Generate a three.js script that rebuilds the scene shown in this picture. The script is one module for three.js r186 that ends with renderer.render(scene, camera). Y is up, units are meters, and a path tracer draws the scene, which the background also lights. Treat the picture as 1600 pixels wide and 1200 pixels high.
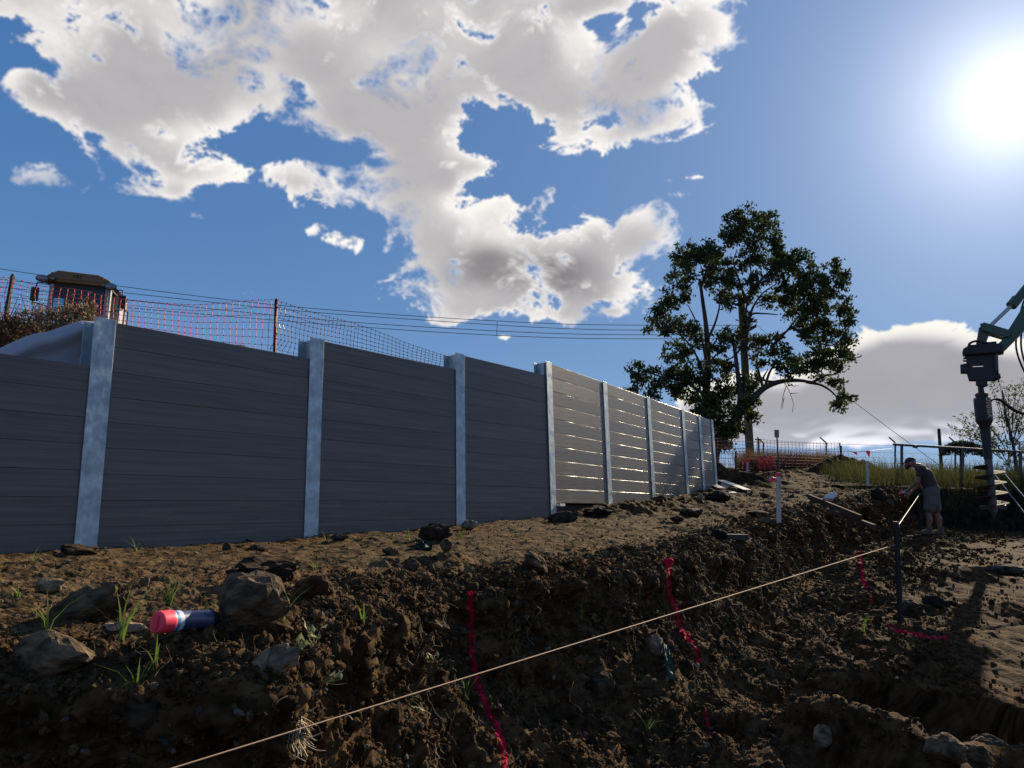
import * as THREE from 'three';
import { ImprovedNoise } from 'three/addons/math/ImprovedNoise.js';
import { mergeGeometries, toCreasedNormals } from 'three/addons/utils/BufferGeometryUtils.js';
import { RoundedBoxGeometry } from 'three/addons/geometries/RoundedBoxGeometry.js';
import { ConvexGeometry } from 'three/addons/geometries/ConvexGeometry.js';
import { TextGeometry } from 'three/addons/geometries/TextGeometry.js';
import { FontLoader } from 'three/addons/loaders/FontLoader.js';
import { MarchingCubes } from 'three/addons/objects/MarchingCubes.js';

// ---------- camera ----------
const F = 1124.3, PITCH = 0.147, ROLL = 0.0286, EYE = 1.6;      // focal length in pixels of a 1600 x 1200 picture
const scene = new THREE.Scene();
const camera = new THREE.PerspectiveCamera(2 * Math.atan(600 / F) * 180 / Math.PI, 4 / 3, 0.05, 2000);
camera.rotation.order = 'YXZ';
camera.rotation.set(PITCH, 0, ROLL);
camera.position.set(0, EYE, 0);
const renderer = new THREE.WebGLRenderer({ antialias: true });
renderer.setSize(1024, 768);
renderer.toneMapping = THREE.LinearToneMapping;
renderer.toneMappingExposure = 1.7;                              // exposed for the shade
renderer.shadowMap.enabled = true;

// ---------- sun ----------
const SUN_AZ = 36.3 * Math.PI / 180, SUN_EL = 26.0 * Math.PI / 180;
const sunDir = new THREE.Vector3(Math.sin(SUN_AZ) * Math.cos(SUN_EL), Math.sin(SUN_EL), -Math.cos(SUN_AZ) * Math.cos(SUN_EL));
const sun = new THREE.DirectionalLight(new THREE.Color().setRGB(1.0, 0.84, 0.61), 5.0);
sun.position.copy(sunDir).multiplyScalar(60); sun.name = 'sun';
sun.castShadow = true; sun.shadow.mapSize.set(4096, 4096);
Object.assign(sun.shadow.camera, { left: -30, right: 30, top: 30, bottom: -30, near: 1, far: 150 });
scene.add(sun, sun.target);

// ---------- small tools ----------
let seed = 20240601;
const rnd = () => { seed = (seed + 0x6d2b79f5) | 0; let t = Math.imul(seed ^ (seed >>> 15), 1 | seed); t = (t + Math.imul(t ^ (t >>> 7), 61 | t)) ^ t; return ((t ^ (t >>> 14)) >>> 0) / 4294967296; };
const rr = (a, b) => a + (b - a) * rnd();
const gauss = () => (rnd() + rnd() + rnd() + rnd() - 2) * 0.87;
const clamp = (x, a = 0, b = 1) => Math.min(b, Math.max(a, x));
const sst = (a, b, x) => { const t = clamp((x - a) / (b - a)); return t * t * (3 - 2 * t); };
const mix = (a, b, t) => a + (b - a) * t;
const perlin = new ImprovedNoise(), N = (x, y, z) => perlin.noise(x, y, z);
const fbm = (x, y, z, n) => { let s = 0, a = 1, f = 1; for (let i = 0; i < n; i++) { s += a * N(x * f + i * 17.3, y * f - i * 9.1, z * f + i * 4.7); a *= 0.52; f *= 2.03; } return s; };
const interp = (pts, x) => { if (x <= pts[0][0]) return pts[0][1]; for (let i = 1; i < pts.length; i++) if (x < pts[i][0]) { const t = (x - pts[i - 1][0]) / (pts[i][0] - pts[i - 1][0]); return mix(pts[i - 1][1], pts[i][1], t * t * (3 - 2 * t) * 0.5 + t * 0.5); } return pts[pts.length - 1][1]; };
// world coordinates here: X to the right, Y up, Zf forward (three.js z = -Zf)
const V = (x, y, zf) => new THREE.Vector3(x, y, -zf);
const cR = Math.cos(ROLL), sR = Math.sin(ROLL), cP = Math.cos(PITCH), sP = Math.sin(PITCH);
function ray(px, py) { const a = (px - 800) / F, b = (600 - py) / F, x = a * cR - b * sR, y = a * sR + b * cR; return [x, y * cP + sP, -y * sP + cP]; }
function at(px, py, zf) { const r = ray(px, py), k = zf / r[2]; return V(r[0] * k, EYE + r[1] * k, zf); }      // a pixel at a forward distance -> a point
function toPix(x, y, zf) { const Y = y - EYE, yy = Y * cP - zf * sP, z = Y * sP + zf * cP; return [800 + F * (x * cR + yy * sR) / z, 600 - F * (-x * sR + yy * cR) / z, z]; }

// ---------- sky: blue air brighter towards the sun, broken cumulus, computed for every direction ----------
{
  const CLOUDS = [[-34.1, 30.0, 7.9, 2.7], [-20.9, 32.2, 12.3, 4.3], [-6.4, 33.8, 10.5, 4.9], [4.7, 32.8, 6.9, 2.9], [13.9, 34.2, 3.3, 2.2], [11.2, 32.2, 4.0, 2.5], [4.6, 36.5, 4.0, 0.8], [-35.7, 24.7, 2.3, 1.3], [-31.4, 24.7, 4.0, 2.0], [-25.9, 25.4, 3.6, 2.5], [-27.8, 22.4, 3.5, 1.7], [-24.2, 22.5, 2.3, 0.9], [-34.7, 19.7, 1.9, 1.0], [-36.1, 19.0, 0.8, 0.3], [-29.6, 20.3, 1.9, 0.8], [-26.3, 20.5, 1.0, 0.6],
    [-17.6, 28.7, 5.7, 2.3], [-10.3, 28.3, 5.1, 2.6], [-7.5, 25.8, 3.3, 2.8], [5.4, 27.4, 3.8, 1.8], [12.2, 28.4, 3.7, 1.5], [3.7, 30.3, 5.7, 1.8], [1.5, 30.3, 2.8, 1.3], [-13.1, 23.0, 6.1, 2.3], [-18.7, 23.4, 2.0, 1.1], [-7.9, 22.0, 3.9, 2.9], [-5.6, 19.8, 3.5, 1.9], [-2.7, 25.1, 2.2, 0.7], [2.2, 23.2, 1.1, 1.5], [-1.5, 22.4, 1.7, 1.4], [-2.4, 17.4, 5.5, 2.7], [3.9, 18.1, 5.0, 2.7], [8.1, 19.5, 3.4, 1.9], [10.9, 20.9, 2.4, 1.7],
    [0.9, 15.0, 6.6, 1.3], [-4.3, 13.9, 2.5, 0.8], [3.8, 13.8, 2.3, 0.9], [6.6, 16.4, 2.7, 1.2], [-15.9, 19.1, 1.4, 0.7], [-13.6, 18.5, 1.4, 0.7], [-21.0, 14.1, 1.0, 0.4], [13.5, 23.0, 1.3, 0.3], [14.5, 24.1, 1.2, 0.2], [12.5, 24.0, 0.4, 0.3], [-5.9, 13.1, 1.3, 0.4], [7.9, 14.2, 1.1, 0.4], [-21.6, 24.2, 0.3, 0.3], [-0.9, 12.1, 1.0, 0.3], [-24.8, 19.0, 0.7, 0.3],
    [0.3, 17.4, 7.5, 2.5], [9.6, 20.4, 3.0, 1.8], [-31.5, 25.6, 4.6, 2.0], [-27.8, 22.6, 3.6, 1.6], [-34.6, 19.8, 1.8, 0.9], [-28, 38, 14, 5], [-8, 41, 16, 5], [6, 40, 6, 3], [-45, 33, 8, 4]];
  const GAPS = [[-36.4, 26.4, 1.6, 0.5], [-21.0, 24.6, 2.4, 1.2], [-15.6, 25.0, 3.2, 0.75], [-1.2, 28.0, 2.9, 1.6], [-28.5, 21.6, 1.6, 0.9], [-12.5, 20.4, 1.8, 0.8], [0.8, 24.0, 1.3, 0.9], [7.2, 28.5, 1.1, 0.6], [7.1, 34.6, 1.1, 1.1], [9.9, 35.5, 0.5, 0.8], [-2.6, 23.3, 1.0, 0.7], [-32.0, 22.9, 0.7, 0.4]];
  const CUMULUS = [[29.3, 10.2, 3.4, 2.0], [26.6, 8.6, 2.4, 1.6], [29.6, 8.6, 4.3, 3.1], [33.4, 8.4, 2.9, 2.3], [25.1, 7.4, 3.4, 2.3], [35.8, 7.8, 2.4, 2.1], [29.8, 5.7, 6.9, 1.4], [22.0, 6.1, 3.5, 2.4], [18.4, 7.5, 2.8, 1.9], [18.8, 5.0, 4.1, 1.1], [24.5, 4.2, 5.1, 0.4], [29.4, 4.7, 2.3, 0.3], [15.1, 6.6, 2.8, 2.0], [34.3, 6.2, 3.1, 1.7], [41, 7.5, 5, 2.4], [47, 6.5, 5, 2]];
  const D = Math.PI / 180, GX = 8, A0 = -62, A1 = 62, E0 = -1, E1 = 52, gw = (A1 - A0) * GX, gh = (E1 - E0) * GX;
  const grid = (list, gaps) => {
    const g = new Float32Array(gw * gh);
    const put = (l, w, p) => { for (const [a, e, ra, re] of l) for (let j = 0; j < gh; j++) { const el = E0 + j / GX, dy = (el - e) / re; if (Math.abs(dy) > 2.6) continue; const k = Math.cos(el * D) / ra; for (let i = 0; i < gw; i++) { const dx = (A0 + i / GX - a) * k; if (Math.abs(dx) < 2.6) g[j * gw + i] += w * Math.exp(-(dx * dx + dy * dy) * p); } } };
    put(list, 0.95, 1.0); put(gaps, -1.0, 0.9);
    return g;
  };
  const g1 = grid(CLOUDS, GAPS), g2 = grid(CUMULUS, []);
  const look = (g, a, e) => { const x = clamp((a - A0) * GX, 0, gw - 2), y = clamp((e - E0) * GX, 0, gh - 2), i = x | 0, j = y | 0, s = x - i, t = y - j, k = j * gw + i; return mix(mix(g[k], g[k + 1], s), mix(g[k + gw], g[k + gw + 1], s), t); };
  const W = 4096, H = 2048, data = new Float32Array(W * H * 4);
  const sx = sunDir.x, sy = sunDir.y, sz = sunDir.z;
  for (let row = 0; row < H; row++) {
    const el = ((row + 0.5) / H - 0.5) * 180, ce = Math.cos(el * D), y = Math.sin(el * D);
    for (let col = 0; col < W; col++) {
      const o = (row * W + col) * 4; data[o + 3] = 1;
      if (el < -2) { data[o] = 0.06; data[o + 1] = 0.045; data[o + 2] = 0.03; continue; }
      const round = ((col + 0.5) / W - 0.5) * 2 * Math.PI, x = Math.cos(round) * ce, z = Math.sin(round) * ce;
      const cs = clamp(x * sx + y * sy + z * sz, -1, 1), th = Math.acos(cs) / D, e0 = Math.max(el, 0);
      // clear air
      const hz = Math.exp(-e0 / 13), far = Math.exp(-e0 / 4.5);
      let r = mix(0.036, 0.19, hz) + 0.12 * far, g = mix(0.140, 0.39, hz) + 0.10 * far, b = mix(0.385, 0.68, hz) + 0.04 * far;
      const mie = 0.235 * Math.exp(-th / 25), glow = 1.3 * Math.exp(-th / 3.6) + 0.1 * Math.exp(-th / 9);
      r += mie * 1.0 + glow; g += mie * 1.08 + glow * 0.95; b += mie * 1.1 + glow * 0.93;
      // clouds
      const az = Math.atan2(x, -z) / D;
      const inside = sst(58, 46, Math.abs(az)) * sst(50, 40, el);
      let f1 = 0, f2 = 0;
      if (inside > 0) { f1 = look(g1, az, el) * inside; f2 = look(g2, az, el) * inside; }
      const k = 1 / (Math.max(y, 0.02) + 0.12), cx = x * k, cz = z * k;
      if (inside < 1) f1 += (1 - inside) * clamp(0.42 + 1.5 * fbm(cx * 0.9 + 3, cz * 0.9 - 2, 1.7, 3), 0, 1.3) * sst(3, 12, el);
      if (f1 > 0.02 || f2 > 0.02) {
        const wx = N(x * 12, y * 12, z * 12 + 5) * 0.03, wy = N(x * 12 + 9, y * 12 + 3, z * 12) * 0.03;
        const X = x + wx, Y = y * 1.35 + wy, Z = z + wx;
        const puff = (p, q, w) => 0.95 - 2.1 * (Math.abs(N(p * 20, q * 20, w * 20)) + 0.55 * Math.abs(N(p * 44 + 3, q * 44, w * 44)) + 0.3 * Math.abs(N(p * 95, q * 95 + 5, w * 95)) + 0.16 * Math.abs(N(p * 210, q * 210, w * 210 + 2)));
        const big = N(X * 10, Y * 10, Z * 10), pf = puff(X, Y, Z), fine = fbm(X * 170 + 5, Y * 170, Z * 170, 3), bil = 0.42 - 0.2 * pf;
        // high broken cloud
        const fs = 1.85 * (1 - Math.exp(-0.95 * f1)), body = fs + 0.62 * big + 0.46 * pf - 0.80;
        let d = body + 0.20 * fine * sst(0.7, 0.0, body);
        if (d > 0) {
          const wisp = sst(-0.2, 0.45, N(X * 8 + 3, Y * 8, Z * 8)), alpha = sst(0, 0.34 + 0.55 * wisp, d) * 0.985;
          const k1 = 0.016, soft2 = (p, q, w) => 0.8 - 2.0 * (Math.abs(N(p * 16, q * 16, w * 16)) + 0.4 * Math.abs(N(p * 37 + 3, q * 37, w * 37))), pS = mix(soft2(X + sx * k1, Y + sy * k1, Z + sz * k1), 0.1, 0.75 * sst(0.5, 1.1, body)), sA = clamp((36.5 - az) * 0.3, -1, 1), t2 = inside > 0 ? look(g1, az + 1.9 * sA, el + 1.1) : f1, bS = 1.85 * (1 - Math.exp(-0.95 * t2)) + 0.5 * big + 0.42 * pS - 0.66;
          const low = sst(2.5, 0.6, Math.abs(el - 17.5 + 0.08 * az)) * sst(8, 2.5, Math.abs(az - 1.0)) * inside;
          const bq = mix(body, fs + 0.5 * big - 0.7, sst(0.2, 0.8, body)), sh = clamp(0.66 * sst(0.05, 1.0, bq) + 0.34 * sst(0.0, 1.35, bS) + 0.26 * N(X * 6, Y * 6 + 2, Z * 6) + 0.2 * N(X * 13, Y * 13, Z * 13 + 4) * sst(0.2, 0.8, body));
          let L = mix(0.98, 0.47, sst(0.0, 1.0, sh)) + 0.05 * fine * (1 - sh) + 0.03 * (pf - 0.1) * (1 - 0.7 * sst(0.4, 1, body)) - 0.26 * low * sst(0.1, 0.8, body + 0.3 * big); L = clamp(L, 0.22, 1.1) * (1 + 0.28 * Math.exp(-th / 16));
          r = mix(r, L * 1.02, alpha); g = mix(g, L * 0.98, alpha); b = mix(b, L * mix(0.92, 1.01, sh), alpha);
        }
        // low cumulus bank near the horizon
        d = f2 * 0.95 + 0.34 * pf + 0.18 * big - 0.46;
        if (d > 0) {
          const t2 = inside > 0 ? look(g2, az + 0.7, el + 1.3) : d, rag = sst(7.5, 4.5, el + 0.5 * pf), alpha = sst(0, mix(0.11, 0.5, rag), d) * mix(1, 0.9, rag);
          const s = clamp(sst(0.12, 0.85, 0.5 * d + 0.55 * t2 + 0.10 * big - 0.16 * pf * (1 - 0.6 * sst(0.3, 1, d))));
          let L = mix(1.0, 0.40, s) + 0.035 * big + 0.03 * (0.42 - bil); L = mix(L, 0.50 + 0.55 * sst(0.1, 0.5, 0.3 + 0.5 * big + 0.4 * N(X * 30, Y * 120, Z * 30)), sst(6.3, 3.8, el));
          r = mix(r, L * 1.0, alpha); g = mix(g, L * mix(0.96, 0.985, s), alpha); b = mix(b, L * mix(0.88, 1.07, s), alpha);
        }
      }
      data[o] = r / 1.7; data[o + 1] = g / 1.7; data[o + 2] = b / 1.7;
    }
  }
  const t = new THREE.DataTexture(data, W, H, THREE.RGBAFormat, THREE.FloatType);
  t.mapping = THREE.EquirectangularReflectionMapping; t.magFilter = THREE.LinearFilter; t.minFilter = THREE.LinearFilter; t.needsUpdate = true;
  scene.background = t; scene.environment = t;
}

// ---------- materials for the earth ----------
function noiseTex(size, f, srgb) {                                      // f(x, y) in 0..1 -> [r, g, b] 0..255
  const d = new Uint8Array(size * size * 4);
  for (let j = 0; j < size; j++) for (let i = 0; i < size; i++) { const c = f(i / size, j / size), o = (j * size + i) * 4; d[o] = c[0]; d[o + 1] = c[1]; d[o + 2] = c[2]; d[o + 3] = 255; }
  const t = new THREE.DataTexture(d, size, size); t.wrapS = t.wrapT = THREE.RepeatWrapping; t.magFilter = THREE.LinearFilter; t.minFilter = THREE.LinearMipmapLinearFilter; t.generateMipmaps = true;
  if (srgb) t.colorSpace = THREE.SRGBColorSpace; t.needsUpdate = true; return t;
}
// a noise that repeats every P cells
function pn(x, y, P, o) { const i = Math.floor(x), j = Math.floor(y), u = x - i, v = y - j, w = (a, b) => { const h = hash(((a % P) + P) % P + o * 31, ((b % P) + P) % P + o * 57, o) / 4294967296 * 6.2832; return [Math.cos(h), Math.sin(h)]; }, f = (t) => t * t * t * (t * (t * 6 - 15) + 10);
  const d = (a, b) => { const g = w(i + a, j + b); return g[0] * (u - a) + g[1] * (v - b); }; return mix(mix(d(0, 0), d(1, 0), f(u)), mix(d(0, 1), d(1, 1), f(u)), f(v)) * 1.4; }
const tile = (x, y, n, o = 0, s = 4) => { let t = 0, a = 1, P = s; for (let i = 0; i < n; i++) { t += a * pn(x * P, y * P, P, o + i * 7); a *= 0.55; P *= 2; } return t; };
const soilMap = noiseTex(512, (x, y) => { const a = tile(x, y, 5, 3, 3), b = tile(x, y, 4, 11, 9), g = clamp(0.80 + 0.26 * a + 0.30 * b, 0.35, 1.0); const s = Math.random() > 0.985 ? 1.25 : 1; return [clamp(235 * g * s, 0, 255), clamp(232 * g * s, 0, 255), clamp(226 * g * s, 0, 255)]; }, true);
const soilBump = noiseTex(512, (x, y) => { const b = 0.5 + 0.28 * tile(x, y, 4, 7, 7) + 0.35 * tile(x, y, 4, 19, 16); const v = clamp(b) * 255; return [v, v, v]; });
soilMap.repeat.set(1.6, 1.6); soilBump.repeat.set(2.2, 2.2);
const soilMat = new THREE.MeshPhysicalMaterial({ name: 'soil', specularIntensity: 0.12, vertexColors: true, map: soilMap, bumpMap: soilBump, bumpScale: 0.006, roughness: 0.97 });
const lin = (r, g, b) => new THREE.Color().setRGB(r, g, b);

// ---------- the lie of the land ----------
const UPPER = [[0, 1.06], [6, 1.07], [8, 1.14], [10, 1.25], [13.5, 1.45], [17, 1.72], [21, 2.2], [25, 2.55], [32, 2.8], [60, 3.3], [150, 3.2], [400, 3]];
const FLOOR = [[0, -0.02], [4.4, 0.0], [7.5, 0.36], [11, 0.66], [15.5, 0.92], [20, 1.0]];
const yUp = (x, z) => interp(UPPER, z) + 0.045 * clamp(x - 0.33 * z, 0, 4) * sst(8, 12, z);
const yFl = (z) => interp(FLOOR, z);
const CREST = [[-5, -0.95], [-2, -0.85], [-0.72, -0.54], [-0.45, -0.24], [-0.25, 0.03], [0.3, -0.15], [1.1, -0.50], [1.6, -0.56], [2.3, -0.36], [3.19, -0.1], [5, 0.06], [8.25, 0.03], [11.2, 0.25], [13.9, 0.85], [16, 1.25], [22, 1.6]];
const toXZ = (u, v) => [-0.6 + 0.5 * u + 0.866 * v, 2.5 + 0.866 * u - 0.5 * v];

// rounded grains set in the soil: cells with one grain each
function hash(ix, iy, iz) { let h = Math.imul(ix, 374761393) ^ Math.imul(iy, 668265263) ^ Math.imul(iz, 1274126177); h = Math.imul(h ^ (h >>> 13), 1103515245); return (h ^ (h >>> 16)) >>> 0; }
function grains(x, y, z, fill) {
  const ix = Math.floor(x), iy = Math.floor(y), iz = Math.floor(z); let best = 0;
  for (let a = -1; a <= 1; a++) for (let b = -1; b <= 1; b++) for (let c = -1; c <= 1; c++) {
    const h = hash(ix + a, iy + b, iz + c); if ((h & 255) > fill * 255) continue;
    const dx = ix + a + ((h >>> 8) & 255) / 255 - x, dy = iy + b + ((h >>> 16) & 255) / 255 - y, dz = iz + c + ((h >>> 24) & 255) / 255 - z, rad = 0.35 + 0.5 * ((h >>> 4) & 63) / 63, q = (dx * dx + dy * dy + dz * dz) / (rad * rad);
    if (q < 1) { const k = rad * Math.sqrt(1 - q); if (k > best) best = k; }
  }
  return best;
}
// hollows and heaps on the trench floor [X, Zf, radius along, radius across, turn, height]
const HEAPS = [[1.75, 4.75, 0.75, 0.2, -0.95, 0.26], [2.25, 4.15, 0.7, 0.22, -0.75, 0.22], [1.35, 4.3, 0.5, 0.25, -1, 0.16], [2.6, 4.35, 0.7, 0.22, -0.1, 0.17], [3.3, 4.5, 0.6, 0.25, 0.1, 0.13], [3.0, 6.55, 1.0, 0.5, 0.2, 0.12], [3.6, 7.0, 0.5, 0.4, 0, 0.12], [4.2, 8.6, 0.5, 0.4, 0.3, 0.22], [5.4, 10.6, 0.7, 0.5, 0.5, 0.3], [6.2, 10.0, 0.5, 0.3, 0.1, 0.15], [5.9, 8.3, 0.5, 0.3, 0.2, 0.12]];
const heaps = (x, z) => { let h = 0; for (const [a, b, r, s, t, k] of HEAPS) { const dx = x - a, dz = z - b, c = Math.cos(t), n = Math.sin(t), p = (dx * c + dz * n) / r, q = (-dx * n + dz * c) / s, d = p * p + q * q; if (d < 6) h += k * Math.exp(-d); } 
  const p = (x - 2.85) / 0.85, q = (z - 5.4) / 0.5, w = 0.16 * fbm(x * 2.5, z * 2.5, 4, 3); h -= 0.6 * sst(1.25 + w, 0.75 + w, p * p + q * q); return h; };

const VN = { nu: 0, nt: 0 };
{
  // rows along the cut, columns from the fence over the edge, down the face and out over the floor
  const us = []; let u = -3.6; while (u < 22.5) { us.push(u); const [x, z] = toXZ(u, interp(CREST, u)); u += u < -1.6 ? 0.03 : clamp(0.0032 * Math.hypot(x, z), 0.0075, 0.1); }
  const ts = []; let w = -5.4; while (w < -0.3) { ts.push([w, 0]); w += clamp(0.011 + (-0.3 - w) * 0.010, 0.011, 0.045); }
  for (let i = 0; i < 34; i++) ts.push([-0.3 + 0.3 * i / 34, 1]);
  for (let i = 0; i < 150; i++) ts.push([i / 150, 2]);
  for (let i = 0; i < 64; i++) ts.push([i / 64, 3]);
  w = 1.15; let dw = 0.013; while (w < 17) { ts.push([w, 4]); w += dw; dw = Math.min(dw * 1.022, 0.4); }
  const nu = us.length, nt = ts.length, pos = new Float32Array(nu * nt * 3), uv = new Float32Array(nu * nt * 2), col = new Float32Array(nu * nt * 3), base = new Float32Array(nu * nt * 3);
  VN.nu = nu; VN.nt = nt; VN.pos = pos; VN.zone = ts;
  for (let i = 0; i < nu; i++) {
    const U = us[i], c0 = interp(CREST, U); let arc = 0, lx = 0, ly = 0;
    for (let j = 0; j < nt; j++) {
      const [q, zone] = ts[j]; let v, y;
      const wob = 0.12 * N(U * 1.5, 3.1, 0) + 0.10 * N(U * 3.3, 7.7, 2) + 0.05 * N(U * 8.3, 1.7, 6);
      if (zone < 2) {
        v = c0 + wob * sst(-0.8, 0, q) + q; const [x, z] = toXZ(U, v); y = yUp(x, z); if (zone === 1) { const k = (q + 0.3) / 0.3; y -= 0.10 * k * k * (0.6 + 0.8 * sst(-0.3, 0.5, N(U * 1.3, 5, 9))); }
      } else {
        const [xc, zc] = toXZ(U, c0 + wob), top = yUp(xc, zc) - 0.10 * (0.6 + 0.8 * sst(-0.3, 0.5, N(U * 1.3, 5, 9)));
        if (zone === 2) { const [xb, zb] = toXZ(U, c0 + 0.4), bot = yFl(zb) + 0.2 - 0.11 * sst(3, 6, U) - 0.05 * sst(8, 11, U); y = mix(top, bot, q); const un = -0.13 * Math.sin(Math.min(1, q * 1.5) * 3.14) * (0.55 + 0.9 * N(U * 1.1, 1, 5)) + 0.10 * N(U * 2.6, q * 2.2, 4) * Math.sin(q * 3.14); v = c0 + mix(wob, mix(0.40, 0.18, sst(2.8, 4.5, U)), q * q * q * 0.6 + q * 0.4) + un; }
        else if (zone === 3) { v = c0 + mix(0.40, 0.18, sst(2.8, 4.5, U)) + mix(0.75, 0.97, sst(2.8, 4.5, U)) * q; const [x, z] = toXZ(U, v); y = yFl(z) + (0.2 - 0.11 * sst(3, 6, U) - 0.05 * sst(8, 11, U)) * (1 - q) * (1 - q); }
        else { v = c0 * sst(6, 1, q) + q; const [x, z] = toXZ(U, v); y = yFl(z); }
      }
      const [x, z] = toXZ(U, v), o = (i * nt + j);
      if (zone >= 3) y += heaps(x, z) * (zone === 3 ? q : 1);
      if (j) arc += Math.hypot(v - lx, y - ly); lx = v; ly = y;
      base[o * 3] = x; base[o * 3 + 1] = y; base[o * 3 + 2] = -z; uv[o * 2] = U; uv[o * 2 + 1] = arc;
    }
  }
  // weather the sharp lip and foot of the cut round
  { const row = new Float32Array(nt * 3), j1 = ts.findIndex((t) => t[1] === 2), j2 = ts.findIndex((t) => t[1] === 3);
    for (let i = 0; i < nu; i++) for (let it = 0; it < 70; it++) for (const [a, b] of [[j1 - 24, j1 + 26], [j2 - 14, j2 + 14]]) { const s = (i * nt + a) * 3, e = (i * nt + b) * 3; for (let k = s; k < e; k++) row[k - s] = (base[k - 3] + 2 * base[k] + base[k + 3]) / 4; for (let k = s; k < e; k++) base[k] = row[k - s]; } }
  const idx = new Uint32Array((nu - 1) * (nt - 1) * 6); let k = 0;
  for (let i = 0; i < nu - 1; i++) for (let j = 0; j < nt - 1; j++) { const a = i * nt + j, b = a + 1, c = a + nt, d = c + 1; idx[k++] = a; idx[k++] = b; idx[k++] = c; idx[k++] = b; idx[k++] = d; idx[k++] = c; }
  const g = new THREE.BufferGeometry(); g.setAttribute('position', new THREE.BufferAttribute(base, 3)); g.setIndex(new THREE.BufferAttribute(idx, 1)); g.computeVertexNormals();
  const nn = g.attributes.normal.array; VN.flip = nn[(((nu / 2) | 0) * nt + 20) * 3 + 1] < 0 ? -1 : 1;
  const AMP = [0.35, 1.0, 1.0, 1.0, 0.75];
  for (let i = 0; i < nu; i++) for (let j = 0; j < nt; j++) {
    const o = (i * nt + j) * 3, x = base[o], y = base[o + 1], z = base[o + 2], [q, zone] = ts[j], dist = Math.hypot(x, z);
    let amp = AMP[zone]; if (zone === 0) amp = Math.max(mix(0.38, 1.0, sst(-1.3, -0.4, q + 0.5 * N(x * 1.3, 5, z * 1.3))), 0.95 * sst(9.5, 12, -z + 1.2 * N(x * 0.8, 3, z * 0.8)));
    if (zone === 4) amp = mix(1.0, 0.6, sst(1.2, 2.2, q)) * mix(1, 0.45, sst(10, 14, dist));
    const patch = sst(-0.25, 0.35, N(x * 1.6 + 3, y * 1.6, z * 1.6)), patch2 = sst(-0.2, 0.3, N(x * 2.9, y * 2.9 + 8, z * 2.9));
    let h = 0.075 * fbm(x * 2.3, y * 2.3, z * 2.3, 3) * amp;
    const win = zone === 2 ? sst(0, 0.16, q) * sst(1, 0.86, q) : zone === 3 ? sst(0, 0.15, q) * sst(1, 0.6, q) : 0;
    if (win > 0) {
      let k = 0.05 * Math.abs(N(x * 3.1, y * 1.1, z * 3.1)) - 0.02 - 0.06 * sst(0.35, 1.05, Math.abs(N(x * 2.2 + 7, y * 1.4, z * 2.2)) * 2.2);
      if (zone === 2) { const e = 1 - Math.abs(N(x * 5.5 + 2, y * 0.9, z * 5.5)) * 2.6; k += (0.04 + 0.05 * sst(4, 7, us[i])) * Math.max(0, e) * Math.max(0, e) + 0.045 * (0.35 - Math.abs(fbm(x * 7, y * 5, z * 7, 3))) + 0.02 * (0.3 - Math.abs(fbm(x * 19, y * 15, z * 19, 2))); }
      h += k * win;
    }
    const g1 = grains(x * 7.5, y * 7.5, z * 7.5, 0.45) / 7.5, g2 = dist < 14 ? grains(x * 19, y * 19, z * 19, 0.75) / 19 : 0, g3 = dist < 5 ? grains(x * 46, y * 46, z * 46, 0.8) / 46 : 0;
    const loose = zone === 2 ? mix(1, 0.08 + 0.6 * sst(0.05, 0.4, N(x * 1.9, y * 1.9 + 3, z * 1.9)) * sst(0.9, 0.2, q), win) : zone === 0 ? mix(1, 0.75, sst(-0.3, -0.7, q)) : 1;
    h += (g1 * 0.55 * patch * amp * loose + g2 * 0.75 * (0.3 + 0.7 * patch2) * amp * loose + g3 * (zone === 0 ? 0.6 : 0.8));
    if (zone === 0) { const dx = x - 0.634, dz = -z - 10.14, tw = dx * 0.528 + dz * 0.849, ow = dx * 0.849 - dz * 0.528, k = sst(0.2, 1.0, tw) * Math.exp(-(((ow - 0.5) / 0.42) ** 2)); if (k > 0.02) h += k * (0.07 + 0.10 * fbm(x * 2.4, 1, z * 2.4, 3) + 0.5 * grains(x * 6, y * 6, z * 6, 0.6) / 6 + 0.45 * g2); }
    if (zone === 0) h += 0.014 * fbm(x * 8, 3, z * 8, 2);
    h += 0.010 * fbm(x * 24, y * 24, z * 24, 3) * (0.5 + 0.5 * amp);
    const f = VN.flip;
    pos[o] = x + nn[o] * h * f; pos[o + 1] = y + nn[o + 1] * h * f; pos[o + 2] = z + nn[o + 2] * h * f;
    // paler trodden crust on top, darker dug earth below, clay and pale mineral blotches
    const darkMix = zone === 0 ? Math.max(sst(-0.8, -0.2, q + 0.6 * N(x * 1.4, 2, z * 1.4)) * 0.75, 0.85 * sst(9.5, 13, -z + 0.8 * N(x, 3, z)), 0.95 * Math.exp(-((((x - 0.634) * 0.849 - (-z - 10.14) * 0.528 - 0.5) / 0.5) ** 2)) * sst(0, 1, -z - 10.2)) : zone < 4 ? 0.9 : 0.95 - 0.12 * sst(2.5, 5, q);
    const m1 = fbm(x * 1.7, y * 1.7 + 4, z * 1.7, 3), m2 = N(x * 9, y * 9, z * 9), m = clamp(darkMix + 0.35 * m1);
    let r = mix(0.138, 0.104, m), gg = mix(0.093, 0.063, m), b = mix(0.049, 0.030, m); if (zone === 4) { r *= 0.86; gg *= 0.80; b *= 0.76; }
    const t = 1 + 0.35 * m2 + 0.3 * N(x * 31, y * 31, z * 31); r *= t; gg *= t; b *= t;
    const red = sst(0.1, 0.5, N(x * 1.1 + 9, y * 1.1, z * 1.1)); r *= 1 + 0.16 * red; b *= 1 - 0.12 * red;
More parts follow.
